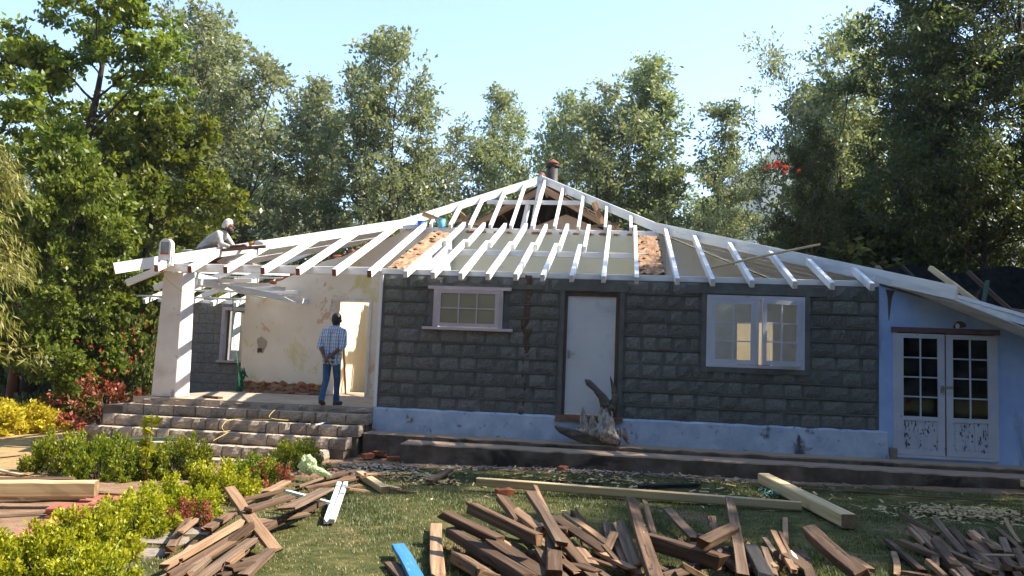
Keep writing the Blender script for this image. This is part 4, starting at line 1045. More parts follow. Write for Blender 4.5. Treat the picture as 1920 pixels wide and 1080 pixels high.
TV['shrub0'] = tree_meshes('shrub', 61, 5.0, 0.08, 0.04, lambda u: 2.2*(0.6+0.6*u)*(1-u)**0.5+0.4, 26, 5, 4, 30, 0.20, 0.26, 0.45, lambda u: 0.5+0.4*u, 'shrub', 'bark', 2)
TV['shrub1'] = tree_meshes('shrub', 62, 5.0, 0.08, 0.03, lambda u: 2.5*(0.7+0.4*u)*(1-u)**0.5+0.4, 26, 5, 4, 30, 0.22, 0.24, 0.5, lambda u: 0.4+0.5*u, 'dark', 'bark', 2)
TH = {'oak0': 15, 'oak1': 15, 'oak2': 15, 'oak3': 15, 'lush0': 18, 'lush1': 11, 'dark0': 19, 'dark1': 19, 'airy': 13, 'shrub0': 5.0, 'shrub1': 5.0}
TN = {'oak0': 'slender_tree', 'oak1': 'slender_tree', 'oak2': 'slender_tree', 'oak3': 'slender_tree', 'lush0': 'broad_tree', 'lush1': 'broad_tree', 'dark0': 'dark_tree', 'dark1': 'dark_tree', 'airy': 'airy_tree', 'shrub0': 'shrub', 'shrub1': 'shrub'}
def plant(var, x, y, h, rot, label, cat='tree', group=None, wide=1.0):
    s = h/TH[var]
    w = T((x, y, g(x, y)-0.05)) @ Matrix.Rotation(rot, 4, 'Z') @ Matrix.Diagonal((s*wide, s*wide, s, 1))
    o = obj(TN[var], None, None, w); tag(o, label, cat, group)
    tr, cr = TV[var]
    obj('trunk', tr, o, w); obj('crown', cr, o, w)
    return o
# (variant, bearing px, crown-top px, depth, turn, width, label)
TREES = [
 ('lush0', 55, -90, 21, 0.3, 1.0, 'big lush green tree filling the upper left of the picture'),
 ('lush1', 225, 235, 23, 2.1, 0.95, 'bushy bright green tree just right of the biggest left-hand tree'),
 ('lush1', 120, 330, 19.5, 4.0, 0.8, 'low leafy green tree under the big lush tree'),
 ('lush0', -120, 40, 25, 1.4, 1.0, 'lush green tree half cut off by the left edge'),
 ('oak0', 330, 55, 37, 0.0, 1.1, 'tall grey-green tree rising beside the lush left tree'),
 ('oak3', 455, 45, 36, 1.1, 1.05, 'tallest grey-green tree above the crouching worker'),
 ('oak1', 395, 150, 43, 2.3, 1.0, 'grey-green tree set back between the two tall left ones'),
 ('oak2', 628, 98, 38, 0.7, 1.05, 'pointed brownish tree left of the tree pair over the roof'),
 ('oak1', 722, 85, 36, 3.3, 0.95, 'tall forked tree with bare lower stems above the left hip'),
 ('oak0', 560, 185, 42, 4.4, 1.0, 'set-back tree filling the gap beside the pointed brownish tree'),
 ('oak3', 795, 235, 42, 5.1, 0.9, 'lower leafy tree right of the tall forked tree'),
 ('oak2', 885, 160, 39, 2.6, 0.95, 'thin tree with a wispy top left of the flue'),
 ('oak1', 960, 215, 44, 1.9, 0.85, 'small thin tree closest behind the flue on its left'),
 ('oak1', 1050, 185, 38, 0.4, 0.9, 'tree directly behind the black flue pipe'),
 ('oak3', 1135, 140, 34, 5.6, 1.0, 'broad grey-green tree right of the flue'),
 ('oak0', 1205, 150, 35, 3.8, 1.1, 'full grey-green tree over the right roof slope'),
 ('oak2', 1275, 215, 37, 1.0, 1.1, 'narrower tree at the right end of the middle row'),
 ('airy', 1318, 330, 29, 0.9, 0.75, 'sparse tree with thin arching twigs before the mountain'),
 ('airy', 1512, 85, 33, 2.2, 0.85, 'airy arching tree against the pale sky on the right'),
 ('oak1', 1580, 60, 33, 4.1, 1.1, 'tall feathery tree right of the airy arching tree'),
 ('dark1', 1660, 60, 29, 0.6, 0.9, 'dark tree behind the lean-to roof ridge'),
 ('dark0', 1745, -120, 26, 1.7, 0.95, 'tall dark tree left of the forked trunk at right'),
 ('dark1', 1840, -160, 23.5, 3.0, 0.9, 'tall dark tree with a forked trunk near the right edge'),
 ('dark0', 1935, -200, 25, 4.4, 1.0, 'tall dark tree cut off by the right edge'),
 ('dark0', 1535, 262, 24, 5.2, 0.72, 'dark bushy tree carrying red blossoms left of the lean-to'),
]
for (v_, px, py, dep, rot, wd, lab) in TREES:
    x, y = dp(px, dep); plant(v_, x, y, height_at(px, py, dep) - g(x, y), rot, lab, wide=wd)
# trees standing to the right, outside the picture, whose shade lies over the house front and lawn
for i, (x, y, h, v_) in enumerate(((17.0, 1.0, 15.5, 'dark0'), (20.5, 5.5, 18, 'dark1'), (19.0, -4.5, 14.5, 'dark1'), (23.0, -1.0, 17, 'dark0'), (20.5, -9.0, 14.5, 'dark0'))):
    plant(v_, x, y, h, i*1.9, 'dark tree beyond the right edge of the picture', group='trees right of the lean-to')
# wood goes on unseen behind the camera: trees added to dim the facade
rr = random.Random(44)
for i in range(15):
    a = -1.95 + 3.9*i/14
    rad = rr.uniform(13, 18)
    plant(rr.choice(('dark0', 'dark1', 'lush0')), 3.5+rad*1.15*math.sin(a), -13.5-rad*math.cos(a)*0.8, rr.uniform(15, 19), rr.uniform(0, 6.28), 'unseen dark tree of the wood behind the photographer', group='trees behind the lawn', wide=1.1)
rr = random.Random(45)
for i in range(18):  # unseen shrubs added to darken what the door panes reflect
    a = -1.7 + 3.4*i/17; rad = rr.uniform(21, 25)
    plant(rr.choice(('shrub0', 'shrub1')), 3.5+rad*1.15*math.sin(a), -13.5-rad*math.cos(a)*0.8, rr.uniform(4.5, 7), rr.uniform(0, 6.28), 'unseen leafy shrub of the wood behind the photographer', 'shrub', 'shrubs behind the lawn', 1.4)
ORD = ['first', 'second', 'third', 'fourth', 'fifth', 'sixth', 'seventh', 'eighth', 'ninth', 'tenth', 'eleventh', 'twelfth', 'thirteenth', 'fourteenth', 'fifteenth', 'sixteenth', 'seventeenth', 'eighteenth', 'nineteenth', 'twentieth', 'twenty-first', 'twenty-second', 'twenty-third', 'twenty-fourth', 'twenty-fifth', 'twenty-sixth']
bn = 0; sn = [0, 0]
# back rows of the wood
rr = random.Random(33)
for i in range(26):
    px = -150 + i*78 + rr.uniform(-25, 25)
    if 1320 < px < 1460: continue
    bn += 1; dep = rr.uniform(46, 60); top = rr.uniform(290, 390) if 260 < px < 1320 else rr.uniform(220, 340)
    x, y = dp(px, dep); plant(rr.choice(('oak0', 'oak1', 'oak2', 'oak3')), x, y, height_at(px, top, dep)-g(x, y), rr.uniform(0, 6.28),
                              'lower tree at the back of the wood, %s from the left' % ORD[bn-1], group='trees at the back of the wood', wide=1.25)
for i in range(30):
    px = -120 + i*62 + rr.uniform(-20, 20)
    if 1360 < px < 1430: continue
    dep = rr.uniform(28, 36); h = rr.uniform(3.8, 6.0)
    if px < 260: dep = rr.uniform(25, 31); h = rr.uniform(3.5, 5.2)
    if px > 1420: dep = rr.uniform(25, 30); h = rr.uniform(4.5, 7)
    if 430 < px < 1340: continue
    sd_ = 0 if px < 800 else 1; sn[sd_] += 1
    x, y = dp(px, dep); plant(rr.choice(('shrub0', 'shrub1')), x, y, h, rr.uniform(0, 6.28), ('leafy shrub under the left wood, %s from the left edge' if sd_ == 0 else 'leafy shrub behind the lean-to, %s from the mountain gap') % ORD[sn[sd_]-1], 'shrub', 'shrubs under the trees', 1.15)
# bare red-brown trunks of the wood on the left
rr = random.Random(12)
for i, (px, dep, lab) in enumerate(((30, 20.5, 'thick red-brown trunk behind the yellow hedge'), (160, 26, 'slim dark trunk behind the red-leaved shrub'), (205, 28, 'slim dark trunk closest to the veranda pillar'), (95, 27, 'slim dark trunk between the red-brown trunk and shrub'), (130, 24, 'leaning thin trunk in the shade of the left wood'))):
    x, y = dp(px, dep); mb = MB(); rg = np.random.default_rng(i)
    hgt = 5.5 if i else 4.6; r0 = 0.09 if i else 0.17
    tp, _ = path(rg, (x, y, g(x, y)-0.2), (rg.uniform(-0.06, 0.06), 0, 1), hgt, 8, 0.03)
    mb.tube(tp, [r0*(1-0.7*k/8) for k in range(9)], 8)
    for k in range(4, 8):
        lp, _ = path(rg, tp[k], (rg.normal(), rg.normal(), 0.7), 1.6, 3, 0.1); mb.tube(lp, [r0*0.3, r0*0.2, r0*0.15, 0.01], 4, cap=False)
    o = thing('tree_trunk', (x, y, g(x, y)), lab, 'tree trunk'); mb.build('trunk', MT['bark_red'], o)

def bush_mesh(name, seed, n, size, lw, leafm, zbias=0.0, shell=0.55, hgt=0.8, up=0.45):
    """rounded bush, unit radius, many small leaves in uneven clumps"""
    rg = np.random.default_rng(seed)
    nc = 62
    cd = rg.normal(size=(nc, 3)); cd[:, 2] = np.abs(cd[:, 2])*0.9+zbias; cd /= np.linalg.norm(cd, axis=1, keepdims=True)
    cr = rg.uniform(shell, 1.03, nc)
    cc = cd*cr[:, None]*np.array([1, 1, hgt])
    k = rg.integers(0, nc, n)
    ax = cd*0.5+np.array([0, 0, 0.6]); sl_ = rg.uniform(-0.10, 0.20, n)
    c = cc[k] + ax[k]*sl_[:, None] + rg.normal(size=(n, 3))*(0.066*(1.15-sl_*2.5))[:, None]*np.array([1, 1, 0.8])
    c[:, 2] = np.maximum(c[:, 2], 0.05)
    d = cd[k]*0.6 + rg.normal(size=(n, 3))*0.6 + np.array([0, 0, up])
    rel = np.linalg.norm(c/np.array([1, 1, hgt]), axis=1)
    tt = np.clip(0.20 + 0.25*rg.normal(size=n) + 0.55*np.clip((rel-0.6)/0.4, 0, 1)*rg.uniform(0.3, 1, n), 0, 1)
    V = leaf_quads(c, d, size*rg.uniform(0.6, 1.4, n), lw, rg)
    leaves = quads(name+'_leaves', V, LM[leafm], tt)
    wood = MB()
    for i in range(0, nc, 2):
        e = cc[i]*0.92; m = e*np.array([0.35, 0.35, 0.55])
        wood.tube([(rg.normal()*0.06, rg.normal()*0.06, -0.05), m, e], [0.022, 0.014, 0.006], 4, cap=False)
    return wood.mesh(name+'_stems', MT['bark']), leaves
BV = {}
for i in range(3):
    BV['gold%d' % i] = bush_mesh('hedge_bush', 70+i, 9000, 0.072, 0.28, 'golden', hgt=0.85)
    BV['lime%d' % i] = bush_mesh('hedge_bush', 80+i, 9000, 0.068, 0.28, 'lime', hgt=0.8)
BV['yellow'] = bush_mesh('yellow_bush', 91, 5500, 0.10, 0.26, 'yellow', hgt=0.75)
BV['red'] = bush_mesh('red_shrub', 92, 4200, 0.085, 0.28, 'red', hgt=1.0, shell=0.35)
BV['vine'] = bush_mesh('climber', 93, 6000, 0.075, 0.3, 'shrub', hgt=1.5, shell=0.4)
BV['grey'] = bush_mesh('grey_shrub', 94, 3500, 0.10, 0.2, 'blue', hgt=0.9, shell=0.4)
BV['straw'] = bush_mesh('straw_shrub', 95, 3500, 0.12, 0.12, 'straw', hgt=0.7, shell=0.4)
def bush(var, x, y, r, h, rot, label, name='hedge_bush', cat='bush', group=None):
    w = T((x, y, g(x, y)-0.02)) @ Matrix.Rotation(rot, 4, 'Z') @ Matrix.Diagonal((r, r, h, 1))
    o = obj(name, None, None, w); tag(o, label, cat, group)
    st, lv = BV[var]
    obj('stems', st, o, w); obj('foliage', lv, o, w)
    return o
# hedge running from the steps towards the camera: bearing of the foot, radius, height
HEDGE = [
 ('lime0', 105, 872, 0.52, 0.62, 'left end bush of the dark green hedge clump before the steps'),
 ('lime1', 180, 885, 0.52, 0.70, 'middle bush of the dark green hedge clump before the steps'),
 ('lime2', 258, 890, 0.42, 0.52, 'bush in the hedge clump with reddish twigs in its middle'),
 ('lime0', 335, 890, 0.50, 0.62, 'right end bush of the dark green hedge clump before the steps'),
 ('lime1', 550, 880, 0.48, 0.50, 'bright green bush at the foot of the steps beside the plastic bag'),
 ('lime2', 475, 912, 0.40, 0.42, 'small green bush touching the reddish sprig near the steps'),
 ('gold0', 405, 945, 0.46, 0.48, 'yellow-green hedge bush behind the crossed boards'),
 ('gold1', 325, 978, 0.44, 0.46, 'yellow-green hedge bush above the flat paving stones'),
 ('gold2', 240, 1015, 0.42, 0.44, 'yellow-green hedge bush beside the stacked red tiles'),
 ('gold0', 150, 1062, 0.42, 0.44, 'bright yellow-green hedge bush in the sun at lower left'),
 ('gold1', 60, 1095, 0.42, 0.42, 'bright yellow-green hedge bush at the bottom left corner'),
 ('gold2', 175, 1125, 0.36, 0.36, 'bright yellow-green bush cut off by the bottom edge'),
]
for i, (v_, px, py, r, h, lab) in enumerate(HEDGE):
    q = zp(px, py, -0.05); bush(v_, q[0], q[1], r, h, i*1.3, lab)
q = zp(490, 905, 0); bush('red', q[0]+0.1, q[1], 0.28, 0.34, 0.3, 'small dark red sprig between green bushes near the steps', 'red_sprig', 'shrub')
q = zp(345, 968, 0); bush('red', q[0]+0.25, q[1]-0.35, 0.20, 0.28, 1.3, 'little red-leaved sprig at the foot of the hedge', 'red_sprig', 'shrub')
for i, (px, py, r, h, lab) in enumerate(((-30, 800, 1.0, 0.75, 'bright yellow bush at the left edge of the yellow hedge'), (35, 795, 0.95, 0.75, 'middle bush of the bright yellow hedge on the left'), (88, 775, 0.9, 0.72, 'right end bush of the bright yellow hedge by the planks'))):
    q = zp(px, py, -0.05); bush('yellow', q[0], q[1], r, h, i*2.0, lab, 'yellow_bush')
q = zp(238, 790, -0.05); bush('yellow', q[0], q[1], 0.4, 0.4, 1.0, 'small yellow-green bush against the left end of the steps', 'yellow_bush')
# tall weed in the hedge
q = zp(268, 925, 0); w = T((q[0], q[1], 0)); o = tag(obj('tall_weed', None, None, w), 'tall single-stemmed leafy weed sticking up out of the hedge', 'weed')
rg = np.random.default_rng(4); mb = MB(); mb.tube([(q[0], q[1], 0), (q[0]+0.02, q[1], 0.4), (q[0]+0.06, q[1]-0.02, 0.82)], [0.012, 0.009, 0.004], 5); mb.build('stem', MT['bark_red'], o)
z = rg.uniform(0.25, 0.86, 80); a = rg.uniform(0, 6.28, 80)
cen = np.stack([0.07*z**2+0*z, -0.02*z, z], 1); d = np.stack([np.cos(a), np.sin(a), rg.uniform(-0.2, 0.9, 80)], 1)
obj('leaves', quads('leaves', leaf_quads(cen, d, rg.uniform(0.05, 0.15, 80), 0.30, rg), LM['lime'], rg.uniform(0.5, 1.0, 80)), o, w)
# shrubs and climber left of the veranda
q = dp(205, 19.5); bush('red', q[0], q[1], 1.25, 1.15, 0.0, 'sprawling red-leaved shrub left of the veranda pillar', 'red_shrub', 'shrub')
q = dp(150, 20.5); bush('red', q[0], q[1], 0.8, 0.75, 2.0, 'smaller red-leaved shrub behind the loose planks', 'red_shrub', 'shrub')
q = dp(262, 20.8); bush('vine', q[0], q[1], 0.9, 1.75, 0.0, 'leafy climber with red blooms against the wing wall', 'flowering_climber', 'shrub')
q = dp(205, 21.8); bush('vine', q[0], q[1], 1.0, 1.35, 2.0, 'leafy bush behind the red-leaved shrub', 'leafy_bush')
q = dp(110, 20.0); bush('grey', q[0], q[1], 1.0, 0.9, 2.0, 'grey-green shrub between the yellow hedge and red shrub', 'grey_shrub', 'shrub')
q = dp(100, 24.0); bush('grey', q[0], q[1], 1.3, 2.9, 1.0, 'tall grey-green feathery shrub in the shade of the wood', 'grey_shrub', 'shrub')
q = dp(265, 18.4); bush('straw', q[0], q[1], 0.55, 0.5, 1.0, 'dry straw-coloured shrub at the corner of the veranda', 'dry_shrub', 'shrub')
def blooms(name, label, cx, cy, cz, sx, sy, sz, n, size, seed):
    rg = np.random.default_rng(seed)
    c0 = np.array([cx, cy, cz]) + rg.normal(size=(n, 3))*np.array([sx, sy, sz])
    c = np.repeat(c0, 9, 0); d = rg.normal(size=(len(c), 3))
    w = T((cx, cy, cz))
    me = quads(name, leaf_quads(c - np.array([cx, cy, cz]), d, np.full(len(c), size), 0.4, rg), LM['flower'], rg.uniform(0, 1, len(c)))
    return me, w
for (par, px, dep, cz, s3, n, size, sd) in (('flowering_climber', 262, 19.9, 1.9, (0.5, 0.2, 0.6), 16, 0.045, 1), ('red_shrub', 205, 18.6, 1.05, (0.6, 0.3, 0.3), 16, 0.055, 2)):
    x, y = dp(px, dep); P_ = bpy.data.objects[par]
    me, w = blooms('blossoms', '', x, y, cz, *s3, n, size, sd); obj('blossoms', me, P_, w)
# red blossoms on the dark bushy tree at right
tr = [o for o in bpy.data.objects if o.get('label', '').startswith('dark bushy tree carrying')][0]
x, y = dp(1462, 21.6); me, w = blooms('blossoms', '', x, y, height_at(1462, 302, 21.6), 0.26, 0.2, 0.09, 11, 0.075, 5); obj('blossoms', me, tr, w)
# drooping yellowish conifer at the left edge
x, y = dp(-62, 15.5); w = T((x, y, g(x, y)))
o = tag(obj('drooping_tree', None, None, w), 'drooping yellow-green feathery tree at the left edge', 'tree')
rg = np.random.default_rng(8); mb = MB(); C = []; D = []
tp, _ = path(rg, (x, y, g(x, y)-0.1), (0, 0, 1), 5.6, 8, 0.02); mb.tube(tp, [0.11*(1-0.8*k/8) for k in range(9)], 7)
for k in range(46):
    t = rg.uniform(0.3, 1)*8; i = min(int(t), 7); p0 = tp[i]+(tp[i+1]-tp[i])*(t-i)
    a = k*2.4; L = 1.3*(1.25-t/8)+0.35
    lp, _ = path(rg, p0, (math.cos(a), math.sin(a), 0.45), L, 5, 0.06, -0.16); mb.tube(lp, [0.02, 0.016, 0.012, 0.009, 0.006, 0.003], 4, cap=False)
    for j in range(1, 6):
        m = 34; C.append(lp[j]+rg.normal(size=(m, 3))*0.12); D.append(np.tile(lp[j]-lp[j-1], (m, 1))*2+rg.normal(size=(m, 3))*0.35+np.array([0, 0, -0.5]))
C = np.concatenate(C); D = np.concatenate(D)
mb.build('trunk', MT['bark_red'], o)
obj('crown', quads('crown', leaf_quads(C-np.array([x, y, g(x, y)]), D, rg.uniform(0.12, 0.26, len(C)), 0.07, rg), LM['straw'], rg.uniform(0, 1, len(C))), o, w)
# ================================================================ grass on the lawn
rg = np.random.default_rng(2)
N = 230000
gxx = rg.uniform(-0.9, 11.5, N); gyy = -1.62 - (rg.uniform(0, 1, N)**0.8)*8.4
patch = np.sin(gxx*1.3+0.7*np.sin(gyy*1.7))*np.sin(gyy*1.1+gxx*0.6)+0.5*np.sin(gxx*3.7+gyy*2.9)
keep = (rg.uniform(0, 1, N) < np.clip(0.75+0.35*patch, 0.22, 1)) & ((gxx > -0.3+0.5*np.sin(gyy*2)) )
gxx, gyy, patch = gxx[keep], gyy[keep], patch[keep]
n = len(gxx); zz = gz(gxx, gyy)
a = rg.uniform(0, 6.28, n); L = rg.uniform(0.018, 0.05, n)*(0.8+0.3*np.clip(patch, -1, 1)); wd = rg.uniform(0.003, 0.006, n)
b0 = np.stack([gxx, gyy, zz-0.004], 1); sd = np.stack([np.cos(a)*wd, np.sin(a)*wd, 0*a], 1)
tip = b0 + np.stack([np.cos(a+1.4)*L*0.7, np.sin(a+1.4)*L*0.7, L], 1)
V = np.stack([b0-sd, b0+sd, tip], 1)
gmx = leaf_mat('grass_blade', [(0.0, (0.045, 0.07, 0.015)), (0.45, (0.10, 0.12, 0.03)), (0.7, (0.20, 0.18, 0.07)), (1.0, (0.34, 0.28, 0.13))], 0.25, rand=0.0)
tint = np.clip(0.50 - 0.24*patch + rg.normal(size=n)*0.18, 0, 1)
tag(obj('grass', quads('grass', V, gmx, tint, 3)), 'short patchy lawn grass, green and straw-coloured', 'grass', None, 'stuff')
# ================================================================ timber lying about
def timber_mesh(name, L, w, h, mt, seed, broken=0.3, bow=0.0, ends=None):
    ends = ends or {'oldwood': 'endgrain', 'greywood': 'endgrain', 'pinewood': 'pineend'}.get(mt)
    rr = random.Random(seed); ns = 6; c = min(w, h)*0.10; vs = []; fs = []
    pr = [(-w/2+c, -h/2), (w/2-c, -h/2), (w/2, -h/2+c), (w/2, h/2-c), (w/2-c, h/2), (-w/2+c, h/2), (-w/2, h/2-c), (-w/2, -h/2+c)]
    for i in range(ns+1):
        t = i/ns; x = -L/2+L*t
        ck = rr.uniform(0.95, 1.02)
        for (a, b) in pr:
            e = 0.0
            if i == 0: e = -rr.uniform(0, broken)*min(w, 0.12)
            if i == ns: e = rr.uniform(0, broken)*min(w, 0.12)
            vs.append((x+e, a*ck+rr.uniform(-1, 1)*0.015*w+bow*math.sin(math.pi*t), b*ck+rr.uniform(-1, 1)*0.02*h))
    for i in range(ns):
        for k in range(8): fs.append((i*8+k, i*8+(k+1) % 8, (i+1)*8+(k+1) % 8, (i+1)*8+k))
    mb = MB(); mb.add(vs, fs); b = ns*8
    mb.add(vs[:8], [tuple(range(7, -1, -1))], 1); mb.add(vs[b:b+8], [tuple(range(8))], 1)
    return mb.mesh(name, [MT[mt], MT[ends or mt]])
_ts = [100]
def timber(label, a, b, za, zb, w, h, mt='oldwood', cat='timber', name='old_timber', broken=0.8, roll=None, bow=None, group=None, ext=0.0):
    """a timber whose ends are seen on the bearings a and b, their middles za and zb above the ground there"""
    pa, pb = Vector(zp(a[0], a[1], za)), Vector(zp(b[0], b[1], zb))
    pa.z += g(pa.x, pa.y); pb.z += g(pb.x, pb.y)
    if ext: pb = pb + (pb-pa).normalized()*ext
    _ts[0] += 1; r_ = random.Random(_ts[0]*7)
    if mt in ('oldwood', 'greywood', 'tanwood', 'blackwood'): w, h = w*0.76, h*0.74; za, zb = za*0.72, zb*0.72
    if roll is None: roll = r_.uniform(-0.35, 0.35) if name == 'old_timber' else 0.0
    if bow is None: bow = r_.uniform(-0.012, 0.012)*min(1.0, (pb-pa).length) if mt != 'white' else 0.0
    up = Vector((math.sin(roll), 0, math.cos(roll)))
    o = obj(name, timber_mesh(name, (pb-pa).length, w, h, mt, _ts[0], broken, bow), None, frame(pa, pb, up))
    return tag(o, label, cat, group)
# heap in the middle of the lawn
timber('flat tan board lying alone left of the middle timber heap', (818, 985), (822, 1076), 0.05, 0.05, 0.145, 0.06, 'tanwood', 'board', 'board')
timber('blue painted board with a notched end at the bottom edge', (748, 1024), (784, 1090), 0.09, 0.07, 0.11, 0.035, 'bluepaint', 'board', 'blue_board', 0.9)
timber('short grey board half under the blue painted board', (733, 1056), (765, 1090), 0.03, 0.03, 0.12, 0.04, 'greywood', 'board', 'board')
timber('thick square beam lying on top of the middle heap', (893, 955), (1003, 1008), 0.42, 0.30, 0.15, 0.12)
timber('beam at the upper left of the middle heap with a pale broken end', (840, 966), (926, 1008), 0.26, 0.16, 0.15, 0.10)
timber('long lowest beam running out of the left of the middle heap', (850, 998), (990, 1086), 0.14, 0.14, 0.14, 0.12)
timber('short beam with an orange cut end lowest at left of the heap', (856, 1044), (925, 1088), 0.08, 0.08, 0.13, 0.12)
timber('broad flat plank under the thick square beam', (930, 1018), (1022, 1080), 0.14, 0.10, 0.18, 0.06)
timber('steep split plank leaning up against the middle heap', (998, 930), (1048, 1012), 0.42, 0.26, 0.14, 0.06, 'greywood', broken=1.2)
timber('pale splinter standing up behind the steep split plank', (1004, 912), (1026, 958), 0.42, 0.30, 0.05, 0.02, 'tanwood', 'splinter', 'wood_splinter', 1.5)
timber('thin worn board on the right flank of the middle heap', (1043, 972), (1134, 1034), 0.20, 0.08, 0.13, 0.035, 'oldwood')
timber('second thin board just behind the right flank board', (1062, 966), (1140, 1022), 0.12, 0.05, 0.10, 0.03, 'tanwood')
timber('short upright-looking block beam in the front of the heap', (1036, 1012), (1038, 1074), 0.20, 0.12, 0.16, 0.13)
timber('board sloping to the right in front of the heap', (1052, 1010), (1092, 1058), 0.24, 0.08, 0.15, 0.05)
timber('slanting short timber at the back of the middle heap', (942, 936), (972, 976), 0.36, 0.26, 0.13, 0.08)
timber('whitish broken chunk wedged in the middle of the heap', (968, 960), (1010, 992), 0.30, 0.26, 0.11, 0.08, 'tanwood', broken=0.8)
timber('thin lath sticking out at the upper left of the heap', (878, 942), (945, 985), 0.26, 0.24, 0.06, 0.05)
timber('short tan block leaning at the right foot of the heap', (1150, 1006), (1134, 1042), 0.14, 0.05, 0.10, 0.06, 'tanwood', 'wood block', 'wood_block')
timber('small brown block behind the right side of the heap', (1078, 966), (1092, 984), 0.14, 0.06, 0.12, 0.08, 'oldwood', 'wood block', 'wood_block')
timber('dark beam buried in the centre of the middle heap', (960, 985), (1060, 1000), 0.12, 0.12, 0.14, 0.14)
timber('dark beam end filling the bottom of the heap', (1000, 1040), (1110, 1075), 0.06, 0.06, 0.14, 0.10)
# heap right of the middle
timber('long plank with a pale planed end standing out of the right heap', (1183, 940), (1230, 1090), 0.26, 0.20, 0.155, 0.06)
timber('thin split board beside the pale-ended plank', (1209, 944), (1226, 1006), 0.20, 0.10, 0.08, 0.03, 'tanwood', broken=1.2)
timber('short board with a broken lower end right of the pale-ended plank', (1253, 960), (1300, 1010), 0.16, 0.08, 0.13, 0.05, 'greywood', broken=1.0)
timber('big dark beam lying across the right heap', (1222, 1018), (1345, 1056), 0.16, 0.14, 0.16, 0.16)
timber('broken reddish chunk resting on the dark cross beam', (1320, 1022), (1372, 998), 0.28, 0.26, 0.13, 0.11, 'oldwood', broken=0.9)
timber('long steep plank rising behind the reddish chunk', (1368, 942), (1392, 1082), 0.32, 0.14, 0.12, 0.05, 'greywood')
timber('small upright block behind the reddish chunk', (1335, 980), (1342, 1008), 0.18, 0.10, 0.11, 0.09, 'oldwood')
timber('pale lower beam crossing under the right heap', (1246, 1084), (1312, 1064), 0.07, 0.07, 0.11, 0.08, 'greywood')
timber('blackened beam in front of the steep plank', (1408, 1034), (1436, 1088), 0.16, 0.14, 0.15, 0.08, 'blackwood')
timber('blackened narrow board right of the steep plank', (1432, 1036), (1450, 1086), 0.14, 0.10, 0.09, 0.06, 'greywood')
timber('pair-laid thin brown lath in front of the dark slanting beam', (1450, 1004), (1488, 1076), 0.20, 0.12, 0.07, 0.04, 'tanwood')
timber('thin brown lath closest to the white strip', (1462, 1006), (1494, 1074), 0.18, 0.10, 0.04, 0.05, 'oldwood')
timber('narrow white painted strip in the right heap', (1480, 1042), (1522, 1086), 0.10, 0.08, 0.05, 0.03, 'white', 'strip', 'white_strip')
timber('short upright stick standing on the lawn above the right heap', (1472, 978), (1474, 1028), 0.04, 0.04, 0.07, 0.04, 'tanwood', 'stick', 'stick')
timber('thick dark beam slanting down to the bottom edge right of centre', (1522, 1006), (1612, 1086), 0.24, 0.16, 0.16, 0.12)
timber('pale offcut beside the thick slanting dark beam', (1596, 1056), (1626, 1076), 0.05, 0.04, 0.12, 0.05, 'tanwood', 'offcut', 'offcut')
timber('dark plank lying left under the pale-ended plank', (1160, 984), (1192, 1062), 0.14, 0.10, 0.14, 0.06, 'greywood', broken=0.8)
timber('grey plank in front of the pale-ended plank', (1158, 1022), (1196, 1080), 0.06, 0.06, 0.12, 0.06, 'greywood')
timber('dark plank under the big dark cross beam', (1300, 1030), (1420, 1070), 0.06, 0.06, 0.13, 0.10)
# heap at the right edge
timber('single slim board lying left of the right edge heap', (1664, 1022), (1730, 1082), 0.05, 0.05, 0.08, 0.05)
timber('small pointed offcut under the slim single board', (1676, 1046), (1682, 1086), 0.04, 0.04, 0.07, 0.03, 'tanwood', 'offcut', 'offcut', 1.2)
timber('thin dark lath at the upper left of the right edge heap', (1690, 972), (1757, 1009), 0.12, 0.08, 0.06, 0.05)
timber('long board second from the left in the right edge heap', (1710, 990), (1775, 1064), 0.06, 0.06, 0.11, 0.05, 'tanwood')
timber('upright grey board topmost in the right edge heap', (1754, 982), (1808, 1048), 0.16, 0.08, 0.075, 0.04, 'greywood')
timber('brown board behind the topmost grey board', (1784, 1000), (1828, 1056), 0.10, 0.06, 0.09, 0.05)
timber('brown lath crossing under the topmost grey board', (1756, 1018), (1820, 1086), 0.06, 0.06, 0.09, 0.05)
timber('pale short board at the front of the right edge heap', (1716, 1032), (1800, 1086), 0.05, 0.04, 0.10, 0.05, 'tanwood')
timber('grey lath with whitewashed middle in the right edge heap', (1800, 1046), (1840, 1086), 0.06, 0.05, 0.07, 0.04, 'greywood')
timber('dark board in the centre of the right edge heap', (1818, 1012), (1884, 1086), 0.08, 0.06, 0.08, 0.06)
timber('long brown board pointing to the lower right corner', (1836, 1028), (1930, 1088), 0.08, 0.06, 0.07, 0.05)
timber('tan board above the lower right corner', (1860, 1030), (1935, 1076), 0.06, 0.05, 0.09, 0.05, 'tanwood')
timber('slim brown board rising at the right edge', (1870, 1002), (1918, 1046), 0.08, 0.05, 0.06, 0.05)
timber('thin pale stick at the right edge under the shavings', (1885, 982), (1912, 1028), 0.10, 0.05, 0.05, 0.03, 'tanwood', 'stick', 'stick')
timber('greyish lath between the boards of the right edge heap', (1838, 1000), (1866, 1050), 0.05, 0.05, 0.06, 0.04, 'greywood')
